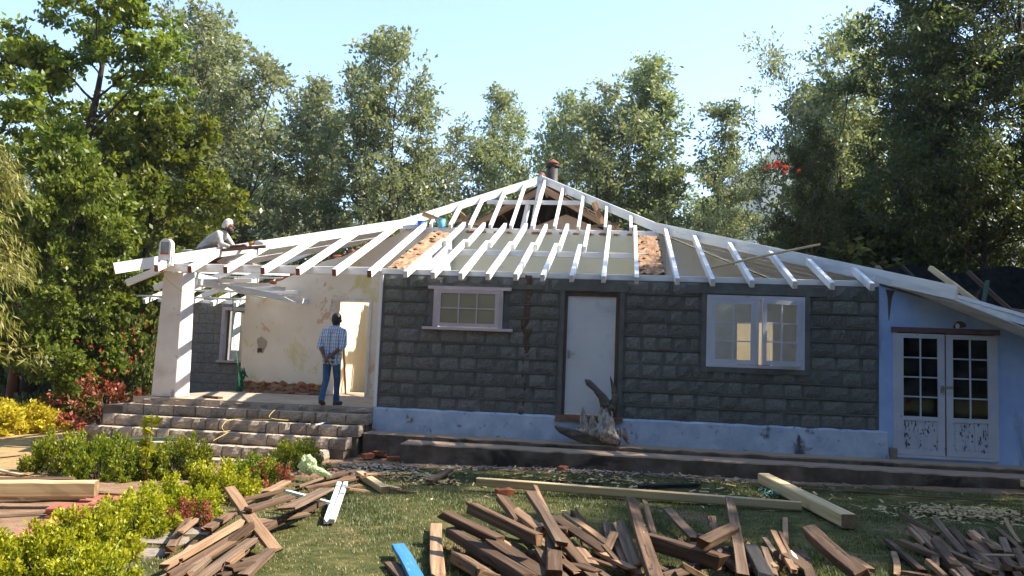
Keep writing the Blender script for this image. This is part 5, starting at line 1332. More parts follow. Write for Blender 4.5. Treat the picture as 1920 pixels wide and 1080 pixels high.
# new pale timbers on the lawn
timber('very long new pale beam lying across the lawn', (895, 902), (1502, 954), 0.12, 0.07, 0.10, 0.10, 'pinewood', 'beam', 'pale_beam', 0.05)
timber('thick square new pale beam with dark cut end on the lawn', (1432, 900), (1592, 984), 0.12, 0.09, 0.17, 0.15, 'pinewood', 'beam', 'pale_beam', 0.05)
timber('thin dark batten lying on the grass below the ledge', (1505, 920), (1868, 949), 0.03, 0.03, 0.035, 0.03, 'oldwood', 'batten', 'batten', 0.1)
timber('new pale beam at the right edge before the ledge', (1820, 888), (1990, 935), 0.10, 0.10, 0.12, 0.10, 'pinewood', 'beam', 'pale_beam', 0.05)
timber('long thin pale batten at the right edge', (1680, 911), (1990, 921), 0.03, 0.03, 0.04, 0.03, 'pinewood', 'batten', 'batten', 0.1)
timber('flat whitish plank offcut by the right edge', (1856, 921), (1940, 926), 0.02, 0.02, 0.14, 0.02, 'pinewood', 'offcut', 'offcut', 0.6)
timber('blackened short timber behind the very long pale beam', (1200, 915), (1306, 913), 0.05, 0.05, 0.09, 0.07, 'blackwood', broken=0.8)
timber('thin black stick on the lawn behind the long beam', (1030, 903), (1120, 910), 0.02, 0.02, 0.05, 0.03, 'blackwood', 'stick', 'stick')
timber('short square pale timber lying by the rubble', (674, 884), (722, 916), 0.07, 0.05, 0.12, 0.08, 'pinewood', 'beam', 'pale_beam', 0.1)
timber('greenish painted offcut propped on a small block', (806, 900), (842, 880), 0.06, 0.12, 0.13, 0.05, 'greywood', 'offcut', 'offcut', 0.3)
timber('small yellow block under the greenish offcut', (836, 888), (846, 880), 0.05, 0.05, 0.08, 0.08, 'pinewood', 'wood block', 'wood_block')
timber('small pale offcut lying flat near the short square timber', (720, 908), (746, 914), 0.02, 0.02, 0.08, 0.03, 'pinewood', 'offcut', 'offcut')
timber('pale split offcut right of the short square timber', (748, 918), (782, 922), 0.02, 0.02, 0.06, 0.03, 'tanwood', 'offcut', 'offcut')
# heap at the hedge
timber('dark board lying slantwise over the left heap as a cross', (432, 914), (514, 1026), 0.36, 0.10, 0.135, 0.055, 'tanwood')
timber('long tan board running forward out of the left heap', (312, 1056), (458, 974), 0.10, 0.20, 0.10, 0.05, 'tanwood')
timber('broad brown board beside the long tan board', (330, 1072), (470, 988), 0.10, 0.18, 0.12, 0.05, 'oldwood')
timber('grey weathered board nearest the lawn in the left heap', (366, 1086), (470, 1012), 0.06, 0.14, 0.12, 0.05, 'greywood')
timber('dark narrow board between the left heap boards', (395, 1040), (468, 985), 0.07, 0.24, 0.08, 0.07, 'oldwood')
timber('pale pointed plank end at the bottom of the left heap', (296, 1084), (384, 1046), 0.08, 0.10, 0.11, 0.03, 'tanwood', broken=1.2)
timber('wide grey board lying flat on the right of the left heap', (540, 950), (612, 914), 0.24, 0.22, 0.22, 0.035, 'greywood')
timber('brown plank reaching up from the cross to the wide board', (470, 952), (542, 930), 0.28, 0.26, 0.13, 0.05, 'oldwood')
timber('brown plank behind the cross in the left heap', (455, 934), (530, 916), 0.18, 0.14, 0.08, 0.06, 'oldwood')
timber('dark beam under the wide grey board', (490, 990), (600, 940), 0.10, 0.10, 0.12, 0.10, 'oldwood')
timber('splintered dark board under the wide board end', (480, 978), (570, 962), 0.14, 0.12, 0.10, 0.03, 'greywood', broken=1.2)
timber('white painted rail lying at the left of the pair', (612, 974), (636, 904), 0.05, 0.10, 0.055, 0.05, 'white', 'rail', 'white_rail')
timber('white painted rail lying at the right of the pair', (623, 974), (648, 904), 0.05, 0.10, 0.055, 0.05, 'white', 'rail', 'white_rail')
timber('white painted stick poking from the left heap', (540, 918), (618, 940), 0.22, 0.14, 0.05, 0.03, 'white', 'stick', 'white_stick')
timber('tan offcut lying above the wide grey board', (500, 918), (535, 900), 0.14, 0.12, 0.14, 0.04, 'tanwood', 'offcut', 'offcut')
timber('brown plank pointing to the rubble heap', (575, 912), (672, 892), 0.10, 0.06, 0.08, 0.05, 'oldwood')
timber('grey plank end behind the white rails', (560, 908), (640, 880), 0.08, 0.06, 0.10, 0.04, 'greywood')
timber('grey board between the bag and the short pale timber', (610, 892), (668, 878), 0.06, 0.05, 0.09, 0.04, 'greywood')
rr = random.Random(77)
for i in range(26):
    px, py = rr.uniform(455, 690), rr.uniform(880, 985)
    if py > 900+ (690-px)*0.45 or py < 905-(px-455)*0.10: continue
    a = rr.uniform(-0.6, 0.3); L = rr.uniform(14, 34)
    timber('short splintered wood offcut in the heap beside the hedge', (px, py), (px+L*math.cos(a), py+L*math.sin(a)*0.6), 0.06+rr.uniform(0, 0.1), 0.06+rr.uniform(0, 0.08), rr.uniform(0.05, 0.12), rr.uniform(0.02, 0.05), rr.choice(('oldwood', 'tanwood', 'greywood', 'tanwood')), 'offcut', 'offcut', 1.0, group='offcuts beside the hedge')
rr = random.Random(78)
for (n_, x0_, x1_, y0_, y1_, lab, grp) in ((26, 850, 1140, 985, 1085, 'small broken brown piece among the timbers of the middle heap', 'pieces in the middle heap'), (20, 1165, 1500, 1010, 1085, 'small broken brown piece among the timbers right of the middle heap', 'pieces in the right heap'), (26, 1690, 1930, 995, 1088, 'small thin lath among the boards at the right edge', 'laths in the right edge heap'), (14, 320, 480, 985, 1085, 'thin brown lath among the boards running from the hedge heap', 'laths in the left heap')):
    for i in range(n_):
        px, py = rr.uniform(x0_, x1_), rr.uniform(y0_, y1_); a = rr.gauss(0.75, 0.35) if x0_ > 500 else rr.gauss(-0.55, 0.2); L = rr.uniform(25, 75)
        timber(lab, (px, py), (px+L*math.cos(a), py+L*math.sin(a)), rr.uniform(0.04, 0.16), rr.uniform(0.03, 0.12), rr.uniform(0.04, 0.12), rr.uniform(0.02, 0.07), rr.choice(('oldwood', 'oldwood', 'tanwood', 'greywood')), 'offcut', 'offcut', 1.0, group=grp)
# left side: beams and boards
timber('thick new pale beam at the left edge behind the tiles', (-60, 905), (181, 909), 0.20, 0.20, 0.16, 0.16, 'pinewood', 'beam', 'pale_beam', 0.05)
timber('dark beam lying under the thick pale beam at the left edge', (-60, 921), (152, 922), 0.06, 0.06, 0.14, 0.11, 'oldwood', 'beam')
timber('dark red beam behind the thick pale beam at the left edge', (-60, 890), (130, 888), 0.08, 0.08, 0.12, 0.10, 'oldwood', 'beam')
timber('tan board end poking out right of the thick pale beam', (175, 916), (232, 920), 0.05, 0.05, 0.12, 0.05, 'tanwood', 'board', 'board')
timber('grey board lying on the ground beside the tile stacks', (-60, 960), (94, 952), 0.03, 0.03, 0.10, 0.03, 'greywood', 'board', 'board')
timber('pale thin plank farthest left on the dry path', (-60, 836), (42, 829), 0.03, 0.03, 0.14, 0.03, 'tanwood', 'plank', 'plank')
timber('pale short board on the dry path left of the hedge clump', (-40, 866), (48, 868), 0.03, 0.03, 0.20, 0.03, 'tanwood', 'plank', 'plank')
timber('slanting pale stick left of the hedge clump', (-20, 856), (42, 872), 0.06, 0.03, 0.06, 0.04, 'pinewood', 'stick', 'stick')
timber('weathered plank lying behind the dry path near the red shrub', (112, 772), (232, 768), 0.08, 0.10, 0.25, 0.05, 'greywood', 'plank', 'plank')
timber('thick tan plank raised on the weathered plank by the steps', (172, 757), (240, 761), 0.25, 0.22, 0.22, 0.14, 'tanwood', 'plank', 'plank')
timber('dark green board lying on the left end of the third step', (212, 806), (330, 806), 0.42, 0.42, 0.08, 0.05, 'greenpaint', 'board', 'board')
timber('thin lath lying along the foot of the blue plinth', (770, 806), (1660, 847), 0.37, 0.38, 0.035, 0.03, 'oldwood', 'lath', 'lath', 0.1)
# ================================================================ red floor tiles in low stacks
def tile_mesh():
    mb = MB(); c = 0.006; s = 0.15; h = 0.022
    ring = lambda z, e: [(-s+e, -s+e, z), (s-e, -s+e, z), (s-e, s-e, z), (-s+e, s-e, z)]
    vs = ring(0, 0) + ring(h-c, 0) + ring(h, c)
    mb.add(vs, [(3, 2, 1, 0), (8, 9, 10, 11)] + [(k*4+i, k*4+(i+1) % 4, k*4+4+(i+1) % 4, k*4+4+i) for k in range(2) for i in range(4)])
    return mb.mesh('floor_tile', MT['tile'])
TM = tile_mesh(); rr = random.Random(4)
stacks = [(128, 962, 5, 'stack nearest the tall weed'), (92, 985, 3, 'middle stack of the tile row'), (58, 1012, 4, 'stack third from the hedge top'), (20, 1030, 2, 'stack at the left edge'), (172, 945, 3, 'stack under the hedge leaves'), (205, 932, 2, 'stack touching the hedge')]
for (px, py, n, lab) in stacks:
    q = zp(px, py, 0.0); z = g(q[0], q[1])-0.004; base_rot = rr.uniform(-0.15, 0.15)+0.35
    for k in range(n):
        w = T((q[0]+rr.uniform(-0.015, 0.015), q[1]+rr.uniform(-0.015, 0.015), z+k*0.0235)) @ Matrix.Rotation(base_rot+rr.uniform(-0.08, 0.08), 4, 'Z')
        pos = 'top' if k == n-1 else ('bottom' if k == 0 else '%s up' % ('', 'second', 'third', 'fourth')[k])
        tag(obj('floor_tile', TM, None, w), 'red square floor tile, %s of the %s' % (pos, lab), 'tile', 'stacked red floor tiles')
# flat paving stones between hedge and left heap
for i, (px, py, sx, sy, lab) in enumerate(((262, 1035, 0.28, 0.20, 'flat paving stone nearest the bottom edge'), (300, 1012, 0.30, 0.18, 'flat paving stone in the middle beside the hedge'), (345, 995, 0.32, 0.2, 'flat paving stone closest to the crossed boards'))):
    q = zp(px, py, 0); w = T((q[0], q[1], g(q[0], q[1])+0.005)) @ Matrix.Rotation(0.3*i, 4, 'Z') @ Matrix.Diagonal((sx*1.6, sy*1.8, 0.05, 1))
    tag(obj('paving_stone', LUMP['stone'][i], None, w), lab, 'stone')
# ================================================================ bricks, stones, rubble
rr = random.Random(19)
br = MB(); br.box((-0.11, -0.052, -0.035), (0.11, 0.052, 0.035), j=0.004); BRM = br.mesh('brick', MT['brick'])
for (px, py, z, rot, lab) in ((738, 856, 0.04, 0.4, 'red brick lying at the end of the lower ledge'), (690, 850, 0.06, 1.1, 'red brick on the rubble below the steps'), (712, 846, 0.09, -0.3, 'red brick topmost on the rubble by the ledge'), (668, 832, 0.05, 0.2, 'dark red brick against the bottom step'), (1055, 881, 0.04, 1.3, 'single red brick on the lawn before the ledge'), (945, 922, 0.05, 0.7, 'red-brown brick under the very long pale beam'), (752, 850, 0.05, 2.0, 'red brick half under the lower ledge'), (655, 848, 0.04, 0.9, 'broken red brick beside the green bush')):
    q = zp(px, py, z); tag(obj('brick', BRM, None, T((q[0], q[1], g(q[0], q[1])+z)) @ Matrix.Rotation(rot, 4, 'Z') @ Matrix.Rotation(0.15, 4, 'X')), lab, 'brick')
def rubble_heap(name, label, cx, cy, rx, ry, n, seed, mats=('soil', 'brick', 'stone'), size=0.09, hgt=0.12):
    rr = random.Random(seed); o = thing(name, (cx, cy, g(cx, cy)), label, 'rubble')
    vs = []; fs = []; nx = 16
    for j in range(nx+1):
        for i in range(nx+1):
            u, v = i/nx*2-1, j/nx*2-1; r = min(1, math.hypot(u, v))
            x, y = cx+u*rx, cy+v*ry
            vs.append((x, y, g(x, y)-0.02+hgt*(1-r*r)*rr.uniform(0.75, 1.1)))
    for j in range(nx):
        for i in range(nx): a = j*(nx+1)+i; fs.append((a, a+1, a+nx+2, a+nx+1))
    mb = MB(); mb.add(vs, fs, 0, True); mb.build('soil_mound', MT['soil'], o)
    for k in range(n):
        a = rr.uniform(0, 6.28); r = rr.random()**0.6; x, y = cx+math.cos(a)*r*rx, cy+math.sin(a)*r*ry
        s = size*rr.uniform(0.4, 1.3); z = g(x, y)+hgt*(1-r*r)
        obj('rubble_piece', rr.choice(LUMP[rr.choice(mats)]), o, T((x, y, z)) @ Matrix.Rotation(rr.uniform(0, 6), 4, 'Z') @ Matrix.Rotation(rr.uniform(-0.5, 0.5), 4, 'Y') @ Matrix.Diagonal((s, s*0.8, s*0.6, 1)))
    return o
q = zp(700, 848, 0.0); rubble_heap('rubble_heap', 'heap of red soil and broken bricks between steps and ledge', q[0], q[1], 0.75, 0.45, 42, 5)
q = zp(600, 885, 0.0); rubble_heap('rubble_heap', 'low spread of rubble and chips behind the left timber heap', q[0]+0.2, q[1], 0.8, 0.5, 30, 6, ('soil', 'stone', 'stone'), 0.08, 0.07)
o = rubble_heap('rubble_heap', 'strip of fallen plaster along the foot of the cream wall', -3.3, 3.72, 1.05, 0.22, 40, 8, ('mud', 'brick', 'stone'), 0.07, 0.08)
for c_ in [o]: 
    c_.matrix_basis = T((-3.3, 3.72, 0.775)); WM[c_.name] = c_.matrix_basis
for i, (px, py, s, lab) in enumerate(((1595, 905, 0.30, 'big loose stone on the grass below the ledge'), (1012, 868, 0.08, 'small stone left of the single brick'), (862, 860, 0.08, 'small stone at the edge of the lower ledge'), (1480, 908, 0.10, 'small pale stone near the thick pale beam'), (1700, 905, 0.16, 'flat brown stone by the thin pale batten'), (930, 858, 0.09, 'small stone under the middle of the ledge'))):
    q = zp(px, py, 0.02); tag(obj('stone', LUMP['stone'][i % 5], None, T((q[0], q[1], g(q[0], q[1])+s*0.15)) @ Matrix.Rotation(i, 4, 'Z') @ Matrix.Diagonal((s, s*0.8, s*0.5, 1))), lab, 'stone')
# wood shavings
def shavings(label, cx, cy, rx, ry, n, seed, mt='shaving', name='wood_shavings', cat='shavings'):
    rg = np.random.default_rng(seed); a = rg.uniform(0, 6.28, n); r = np.abs(rg.normal(size=n))*0.5
    x = cx+np.cos(a)*r*rx; y = cy+np.sin(a)*r*ry; z = gz(x, y)+0.008+rg.uniform(0, 0.03, n)*(r < 0.8)
    an = rg.uniform(0, 6.28, n); L = rg.uniform(0.015, 0.07, n); w = rg.uniform(0.006, 0.018, n)
    d = np.stack([np.cos(an), np.sin(an), rg.normal(size=n)*0.2], 1)*L[:, None]; s = np.stack([-np.sin(an), np.cos(an), rg.normal(size=n)*0.25], 1)*w[:, None]
    c = np.stack([x, y, z], 1); V = np.stack([c-d-s, c+d-s, c+d+s, c-d+s], 1)
    tag(obj(name, quads(name, V, MT[mt])), label, cat, None, 'stuff')
q = zp(1830, 975, 0); shavings('pale wood shavings spread on the grass at right', q[0], q[1], 1.1, 0.7, 1500, 1)
q = zp(762, 890, 0); shavings('pale wood shavings beside the short square timber', q[0], q[1], 0.6, 0.5, 420, 2)
q = zp(830, 905, 0); shavings('scattered chips round the greenish offcut', q[0], q[1], 0.5, 0.4, 110, 4)
q = zp(1150, 905, 0); shavings('thin scatter of chips over the lawn', q[0], q[1], 4.0, 2.5, 500, 3)

shavings('plaster chips and crumbs strewn along the foot of the ledge', 4.0, -1.5, 6.0, 0.35, 1100, 7, 'stone', 'plaster_chips', 'rubble')
shavings('dusty plaster crumbs below the rubble heap', 0.6, -2.0, 1.2, 0.7, 500, 8, 'floor', 'plaster_chips', 'rubble')
# ================================================================ driftwood stump by the door
DW = thing('driftwood_stump', (3.95, -0.42, 0.36), 'gnarled grey driftwood stump with two dark horns before the grey door', 'driftwood')
def blob_tube(mb, pts, rad, n=12, seed=0, amp=0.18, mi=0):
    """a knotty limb: fine rings, ridged along its length"""
    rr = random.Random(seed); P_ = []; Rr = []
    for i in range(len(pts)-1):
        for k in range(5):
            t = k/5; P_.append(Vector(pts[i]).lerp(Vector(pts[i+1]), t)); Rr.append(rad[i]*(1-t)+rad[i+1]*t)
    P_.append(Vector(pts[-1])); Rr.append(rad[-1])
    ph = [rr.uniform(0, 6.28) for _ in range(4)]
    b = len(mb.V); mb.tube(P_, Rr, n, mi)
    for i in range(len(P_)):
        for k in range(n):
            a = 2*math.pi*k/n; v_ = Vector(mb.V[b+i*n+k])
            f = 1+amp*(0.8*math.sin(3*a+ph[0]+i*0.12)+0.5*math.sin(5*a+ph[1]-i*0.2)+0.4*math.sin(2*a+ph[2])+0.5*abs(math.sin(n*0.5*a+ph[3]+i*0.1)))+rr.uniform(-0.05, 0.05)
            mb.V[b+i*n+k] = tuple(P_[i]+(v_-P_[i])*f)
mb = MB()
blob_tube(mb, [(3.20, -0.34, 0.63), (3.32, -0.36, 0.57), (3.62, -0.38, 0.49), (3.92, -0.40, 0.455), (4.15, -0.42, 0.44), (4.30, -0.42, 0.42)], [0.02, 0.055, 0.095, 0.105, 0.09, 0.03], 24, 1, 0.10)
o_ = mb.build('root', MT['driftdark'], DW)
mb = MB()
blob_tube(mb, [(3.50, -0.36, 0.58), (3.78, -0.40, 0.58), (4.05, -0.46, 0.55), (4.28, -0.50, 0.44)], [0.02, 0.085, 0.13, 0.05], 28, 2, 0.20)
blob_tube(mb, [(4.06, -0.42, 0.50), (4.06, -0.40, 0.70), (4.03, -0.39, 0.86), (4.03, -0.38, 1.02)], [0.17, 0.145, 0.10, 0.06], 28, 3, 0.20)
blob_tube(mb, [(3.78, -0.40, 0.55), (3.68, -0.39, 0.76), (3.66, -0.39, 0.98)], [0.09, 0.055, 0.008], 18, 4, 0.22)
blob_tube(mb, [(3.9, -0.45, 0.55), (3.84, -0.46, 0.72), (3.82, -0.45, 0.86)], [0.08, 0.05, 0.008], 18, 14, 0.25)
blob_tube(mb, [(4.15, -0.38, 0.55), (4.34, -0.32, 0.58), (4.44, -0.30, 0.40)], [0.07, 0.06, 0.02], 16, 9, 0.25)
mb.build('trunk_base', MT['driftwood'], DW)
mb = MB(); blob_tube(mb, [(4.05, -0.38, 0.98), (3.98, -0.38, 1.14), (3.86, -0.38, 1.28), (3.74, -0.38, 1.38), (3.68, -0.38, 1.43)], [0.10, 0.07, 0.048, 0.055, 0.010], 14, 5, 0.08); mb.build('horn', MT['driftdark'], DW)
mb = MB(); blob_tube(mb, [(4.10, -0.38, 0.95), (4.20, -0.37, 1.12), (4.16, -0.37, 1.30), (4.10, -0.37, 1.50)], [0.09, 0.06, 0.036, 0.006], 14, 6, 0.08); mb.build('horn', MT['driftdark'], DW)

# ================================================================ plastic bag
bm_, nt, p, out = new_mat('thin_green_plastic')
p.inputs['Base Color'].default_value = (0.62, 0.68, 0.50, 1); p.inputs['Roughness'].default_value = 0.35
tl = nt.nodes.new('ShaderNodeBsdfTranslucent'); tl.inputs[0].default_value = (0.6, 0.68, 0.42, 1)
mx_ = nt.nodes.new('ShaderNodeMixShader'); mx_.inputs[0].default_value = 0.5
nt.links.new(p.outputs[0], mx_.inputs[1]); nt.links.new(tl.outputs[0], mx_.inputs[2]); nt.links.new(mx_.outputs[0], out.inputs[0])
def crumple(seed, amp):
    bm = bmesh.new(); bmesh.ops.create_icosphere(bm, subdivisions=4, radius=1)
    rg = np.random.default_rng(seed); K = rg.normal(size=(9, 3))*4.5; ph = rg.uniform(0, 6.28, 9)
    for v_ in bm.verts:
        f = 1+sum(amp*abs(math.sin(float(K[i] @ np.array(v_.co))+ph[i])) for i in range(9))/3-amp
        v_.co = v_.co*f*rg.uniform(0.93, 1.07)
    me = bpy.data.meshes.new('plastic_bag'); bm.to_mesh(me); bm.free(); me.materials.append(bm_)
    return me
q = zp(585, 880, 0.12); B0 = thing('plastic_bag', (q[0], q[1], g(q[0], q[1])), 'crumpled pale green plastic bag on the bush by the rubble', 'bag')
obj('bag_body', crumple(1, 0.75), B0, T((q[0], q[1]-0.15, 0.20)) @ Matrix.Diagonal((0.062, 0.055, 0.072, 1)))
obj('bag_neck', crumple(2, 0.9), B0, T((q[0]+0.16, q[1]-0.18, 0.13)) @ Matrix.Rotation(0.3, 4, 'Y') @ Matrix.Diagonal((0.085, 0.045, 0.024, 1)))
# turquoise net scrap on lawn
q = zp(1455, 935, 0.02); rg = np.random.default_rng(3); n = 60
mnet = mat('turquoise_net', [(0.3, (0.12, 0.38, 0.36)), (0.7, (0.25, 0.5, 0.46))], 8, rough=0.7, bump=0)
a = rg.uniform(0, 3.14, n); c = np.stack([rg.normal(size=n)*0.10, rg.normal(size=n)*0.05, rg.uniform(0.01, 0.08, n)], 1)
tag(obj('net_scrap', quads('net_scrap', leaf_quads(c, np.stack([np.cos(a), np.sin(a), 0.3+0*a], 1), rg.uniform(0.05, 0.16, n), 0.04, rg), mnet), None, T((q[0], q[1], g(q[0], q[1])))), 'scrap of turquoise netting under the long pale beam', 'net')
# ================================================================ ropes, hose, props
def rope(name, label, pts, r, mt, cat):
    mb = MB(); P_ = [Vector(p_) for p_ in pts]; Q = []
    for i in range(len(P_)-1):
        p0, p1, p2, p3 = P_[max(i-1, 0)], P_[i], P_[i+1], P_[min(i+2, len(P_)-1)]
        for k in range(6):
            t = k/6; Q.append(0.5*((2*p1)+(-p0+p2)*t+(2*p0-5*p1+4*p2-p3)*t*t+(-p0+3*p1-3*p2+p3)*t**3))
    Q.append(P_[-1]); mb.tube(Q, r, 5)
    return tag(mb.build(name, MT[mt], None, T(P_[0])), label, cat)
def on_step(px, py, k): 
    q = zp(px, py, lev[k][1]+0.012); return (q[0], q[1], lev[k][1]+0.012)
rope('yellow_rope', 'yellow rope trailing loosely down the stone steps', [on_step(518, 766, 1), on_step(505, 783, 1), (-1.35, -0.70, 0.53), on_step(440, 786, 2), on_step(418, 797, 2), on_step(420, 808, 2), (-2.2, -1.05, 0.33), on_step(400, 826, 3)], 0.005, 'rope_y', 'rope')
rope('black_hose', 'short black hose lying on the second step', [on_step(556, 790, 2), on_step(572, 789, 2), on_step(590, 795, 2)], 0.014, 'hose', 'hose')
rope('white_pipe', 'thin white pipe lying at the end of the black hose', [on_step(592, 797, 2), on_step(618, 790, 2)], 0.012, 'white', 'pipe')
rope('green_rope', 'green cord hanging from the veranda beams by the pillar', [(-3.9, 2.2, 3.0), (-3.86, 2.2, 2.4), (-3.80, 2.2, 1.9), (-3.7, 2.25, 1.4), (-3.66, 2.3, 0.95)], 0.008, 'rope_g', 'rope')
rope('yellow_wire', 'thin yellow wire looped round the top of the pillar', [(-4.30, 0.08, 3.08), (-4.15, 0.06, 2.95), (-4.0, 0.07, 2.83), (-3.82, 0.10, 2.72)], 0.006, 'rope_y', 'wire')
rg = np.random.default_rng(5); n = 70; t_ = rg.uniform(0, 1, n)
c = np.stack([0.10*t_+rg.normal(size=n)*0.03, rg.normal(size=n)*0.03, t_*0.55], 1)
netw = T((-4.35, 3.7, 0.80))
tag(obj('green_net', quads('green_net', leaf_quads(c, np.tile(np.array([[0.25, 0, -1.0]]), (n, 1))+rg.normal(size=(n, 3))*0.25, rg.uniform(0.10, 0.24, n), 0.12, rg), mat('dark_green_net', [(0.3, (0.01, 0.05, 0.025)), (0.7, (0.02, 0.20, 0.10))], 9, rough=0.8, bump=0)), None, netw), 'bundle of dark green netting hung at the end of the cream wall', 'net')
def plank(label, p0, p1, w, h, mt, name='plank', cat='plank', roll=(0, 0, 1)):
    _ts[0] += 1
    return tag(obj(name, timber_mesh(name, (Vector(p1)-Vector(p0)).length, w, h, mt, _ts[0], 0.2), None, frame(p0, p1, roll)), label, cat)
plank('tan stick leaning in the veranda doorway', (-2.12, 4.65, 0.80), (-2.20, 4.5, 2.05), 0.05, 0.03, 'tanwood', 'stick', 'stick')
plank('whitish board leaning on the stone wall beside the doorway', (-0.35, 2.2, 0.79), (-0.06, 2.45, 1.75), 0.09, 0.03, 'greywood', 'board', 'board', (1, 0, 0))
plank('dark red board leaning behind the whitish board', (-0.22, 2.6, 0.79), (-0.05, 2.85, 1.3), 0.10, 0.03, 'oldwood', 'board', 'board', (1, 0, 0))
plank('brown offcut lying on the veranda floor by the pillar', (-3.5, 0.55, 0.80), (-3.1, 0.35, 0.80), 0.10, 0.04, 'oldwood', 'offcut', 'offcut')
# bamboo pole laid over the right rafters
mb = MB(); a, b = Vector(yp(1330, 503, 0.3)), Vector(yp(1537, 458, 1.15)); mb.tube([a, a.lerp(b, 0.5)+Vector((0, 0, 0.01)), b], [0.022, 0.025, 0.02], 8)
tag(mb.build('pole', MT['pinewood'], None, T(a)), 'long pale wooden pole laid across the right-hand rafters', 'pole')
# white floodlight at the roof corner
q = Vector(yp(311, 488, -0.25)); FL = thing('floodlight', q, 'white floodlight with rounded top on the left roof corner', 'floodlight')
def rounded(w, h, d, y):
    pts = [(-w, 0), (w, 0), (w, h*0.72)] + [(w*math.cos(a), h*0.72+h*0.28*math.sin(a)) for a in np.linspace(0.2, math.pi-0.2, 7)] + [(-w, h*0.72)]
    return [(q.x+a, y-d/2, q.z+b) for a, b in pts], [(q.x+a, y+d/2, q.z+b) for a, b in pts]
f_, b_ = rounded(0.115, 0.40, 0.12, q.y); n = len(f_); mb = MB(); mb.add(f_+b_, [tuple(range(n)), tuple(range(2*n-1, n-1, -1))] + [((i+1) % n, i, n+i, n+(i+1) % n) for i in range(n)])
mb.build('lamp_body', MT['lampwhite'], FL)
mb = MB(); mb.box((q.x-0.08, q.y-0.068, q.z+0.13), (q.x+0.08, q.y-0.061, q.z+0.33)); mb.build('lamp_glass', MT['lampglass'], FL)
mb = MB(); mb.box((q.x-0.08, q.y-0.069, q.z+0.10), (q.x+0.08, q.y-0.0605, q.z+0.128)); mb.build('red_strip', MT['redplastic'], FL)
mb = MB(); mb.box((q.x-0.14, q.y-0.03, q.z-0.10), (q.x-0.118, q.y+0.03, q.z+0.2)); mb.box((q.x+0.118, q.y-0.03, q.z-0.10), (q.x+0.14, q.y+0.03, q.z+0.2)); mb.box((q.x-0.118, q.y-0.03, q.z-0.10), (q.x+0.118, q.y+0.03, q.z-0.07)); mb.build('bracket', MT['lampwhite'], FL)
mb = MB(); mb.box((q.x-0.10, q.y-0.02, q.z-0.22), (q.x-0.04, q.y+0.03, q.z-0.10)); mb.build('clamp', MT['redplastic'], FL)
# tubs on the roof
def tub(label, p, r, h, mt, name):
    mb = MB(); mb.tube([p, p+Vector((0, 0, h*0.06)), p+Vector((0, 0, h)), p+Vector((0, 0, h)), p+Vector((0, 0, h*0.1))], [r*0.8, r*0.82, r, r*0.93, r*0.76], 14, cap=False); mb.add([tuple(p+Vector((r*0.78*math.cos(a), r*0.78*math.sin(a), h*0.1))) for a in np.linspace(0, 6.28, 14, endpoint=False)], [tuple(range(14))])
    o = mb.build(name, MT[mt], None, T(p)); tag(o, label, 'tub' if name == 'tub' else 'bucket')
    mb = MB(); mb.tube([p+Vector((r*1.02*math.cos(a), r*1.02*math.sin(a), h)) for a in np.linspace(0, 6.28, 16)], r*0.06, 5); mb.build('rim', MT[mt], o)
tub('white plastic tub on the rafters behind the crouching worker', Vector(yp(357, 484, 0.9)), 0.16, 0.14, 'greyplastic', 'tub')
plank('white board end laid on the core wall plate by the tubs', tuple(yp(757, 427, 3.95)), tuple(yp(790, 424, 4.0)), 0.12, 0.10, 'white', 'board', 'board')
tub('blue plastic bucket on the wall corner under the left hip', Vector(yp(790, 432, 3.85)), 0.10, 0.20, 'bluebucket', 'bucket')
tub('pale turquoise bucket on the broken wall top under the hip', Vector(yp(827, 427, 4.1)), 0.10, 0.20, 'cyanbucket', 'bucket')
# trestle inside the right-hand room
TR = thing('trestle', (7.35, 5.4, 0.77), 'crossed wooden trestle seen through the casement window', 'trestle')
for i, (a, b) in enumerate((((6.95, 5.4, 0.77), (7.75, 5.4, 1.75)), ((7.75, 5.46, 0.77), (6.95, 5.46, 1.75)))): stick('leg', a, b, 0.06, 0.08, 'oldwood', TR)
stick('rail', (6.8, 5.43, 1.82), (8.0, 5.43, 1.82), 0.14, 0.06, 'oldwood', TR)
# black net and timbers behind the lean-to roof
vs = []; fs = []; nx, ny = 26, 8
for j in range(ny+1):
    for i in range(nx+1):
        u, v_ = i/nx, j/ny; x = 9.3+6.2*u; y = 2.4+0.7*v_
        topz = 3.80+0.12*math.sin(u*4.0)-0.75*max(0, u-0.4)*1.2+0.06*math.sin(u*19)
        vs.append((x, y+0.08*math.sin(u*14+v_*3), 2.3-0.5*u+(topz-2.3+0.5*u)*v_+0.04*math.sin(u*17+v_*6)))
for j in range(ny):
    for i in range(nx): a = j*(nx+1)+i; fs.append((a, a+1, a+nx+2, a+nx+1))
mb = MB(); mb.add(vs, fs, 0, True); tag(mb.build('black_net', MT['tarp'], None, T((8.9, 2.4, 2.3))), 'black shade net draped behind the lean-to roof', 'net')
plank('pale timber leaning up over the lean-to roof edge', tuple(yp(1838, 572, 0.75)), tuple(yp(1745, 503, 1.5)), 0.10, 0.09, 'pinewood', 'timber', 'timber')
plank('green painted stick standing behind the lean-to fascia', tuple(yp(1843, 572, 0.8)), tuple(yp(1852, 527, 0.95)), 0.07, 0.05, 'greenpaint', 'stick', 'stick')
plank('grey board end poking up behind the hip tail', tuple(yp(1662, 520, 0.6)), tuple(yp(1645, 500, 0.9)), 0.08, 0.05, 'greywood', 'board', 'board')
plank('dark timber sloping down behind the lean-to roof', tuple(yp(1815, 510, 1.4)), tuple(yp(1925, 610, 0.9)), 0.09, 0.08, 'greywood', 'timber', 'timber')
plank('brown timber lying level behind the lean-to roof', tuple(yp(1850, 580, 1.1)), tuple(yp(1960, 592, 1.1)), 0.12, 0.12, 'tanwood', 'timber', 'timber')
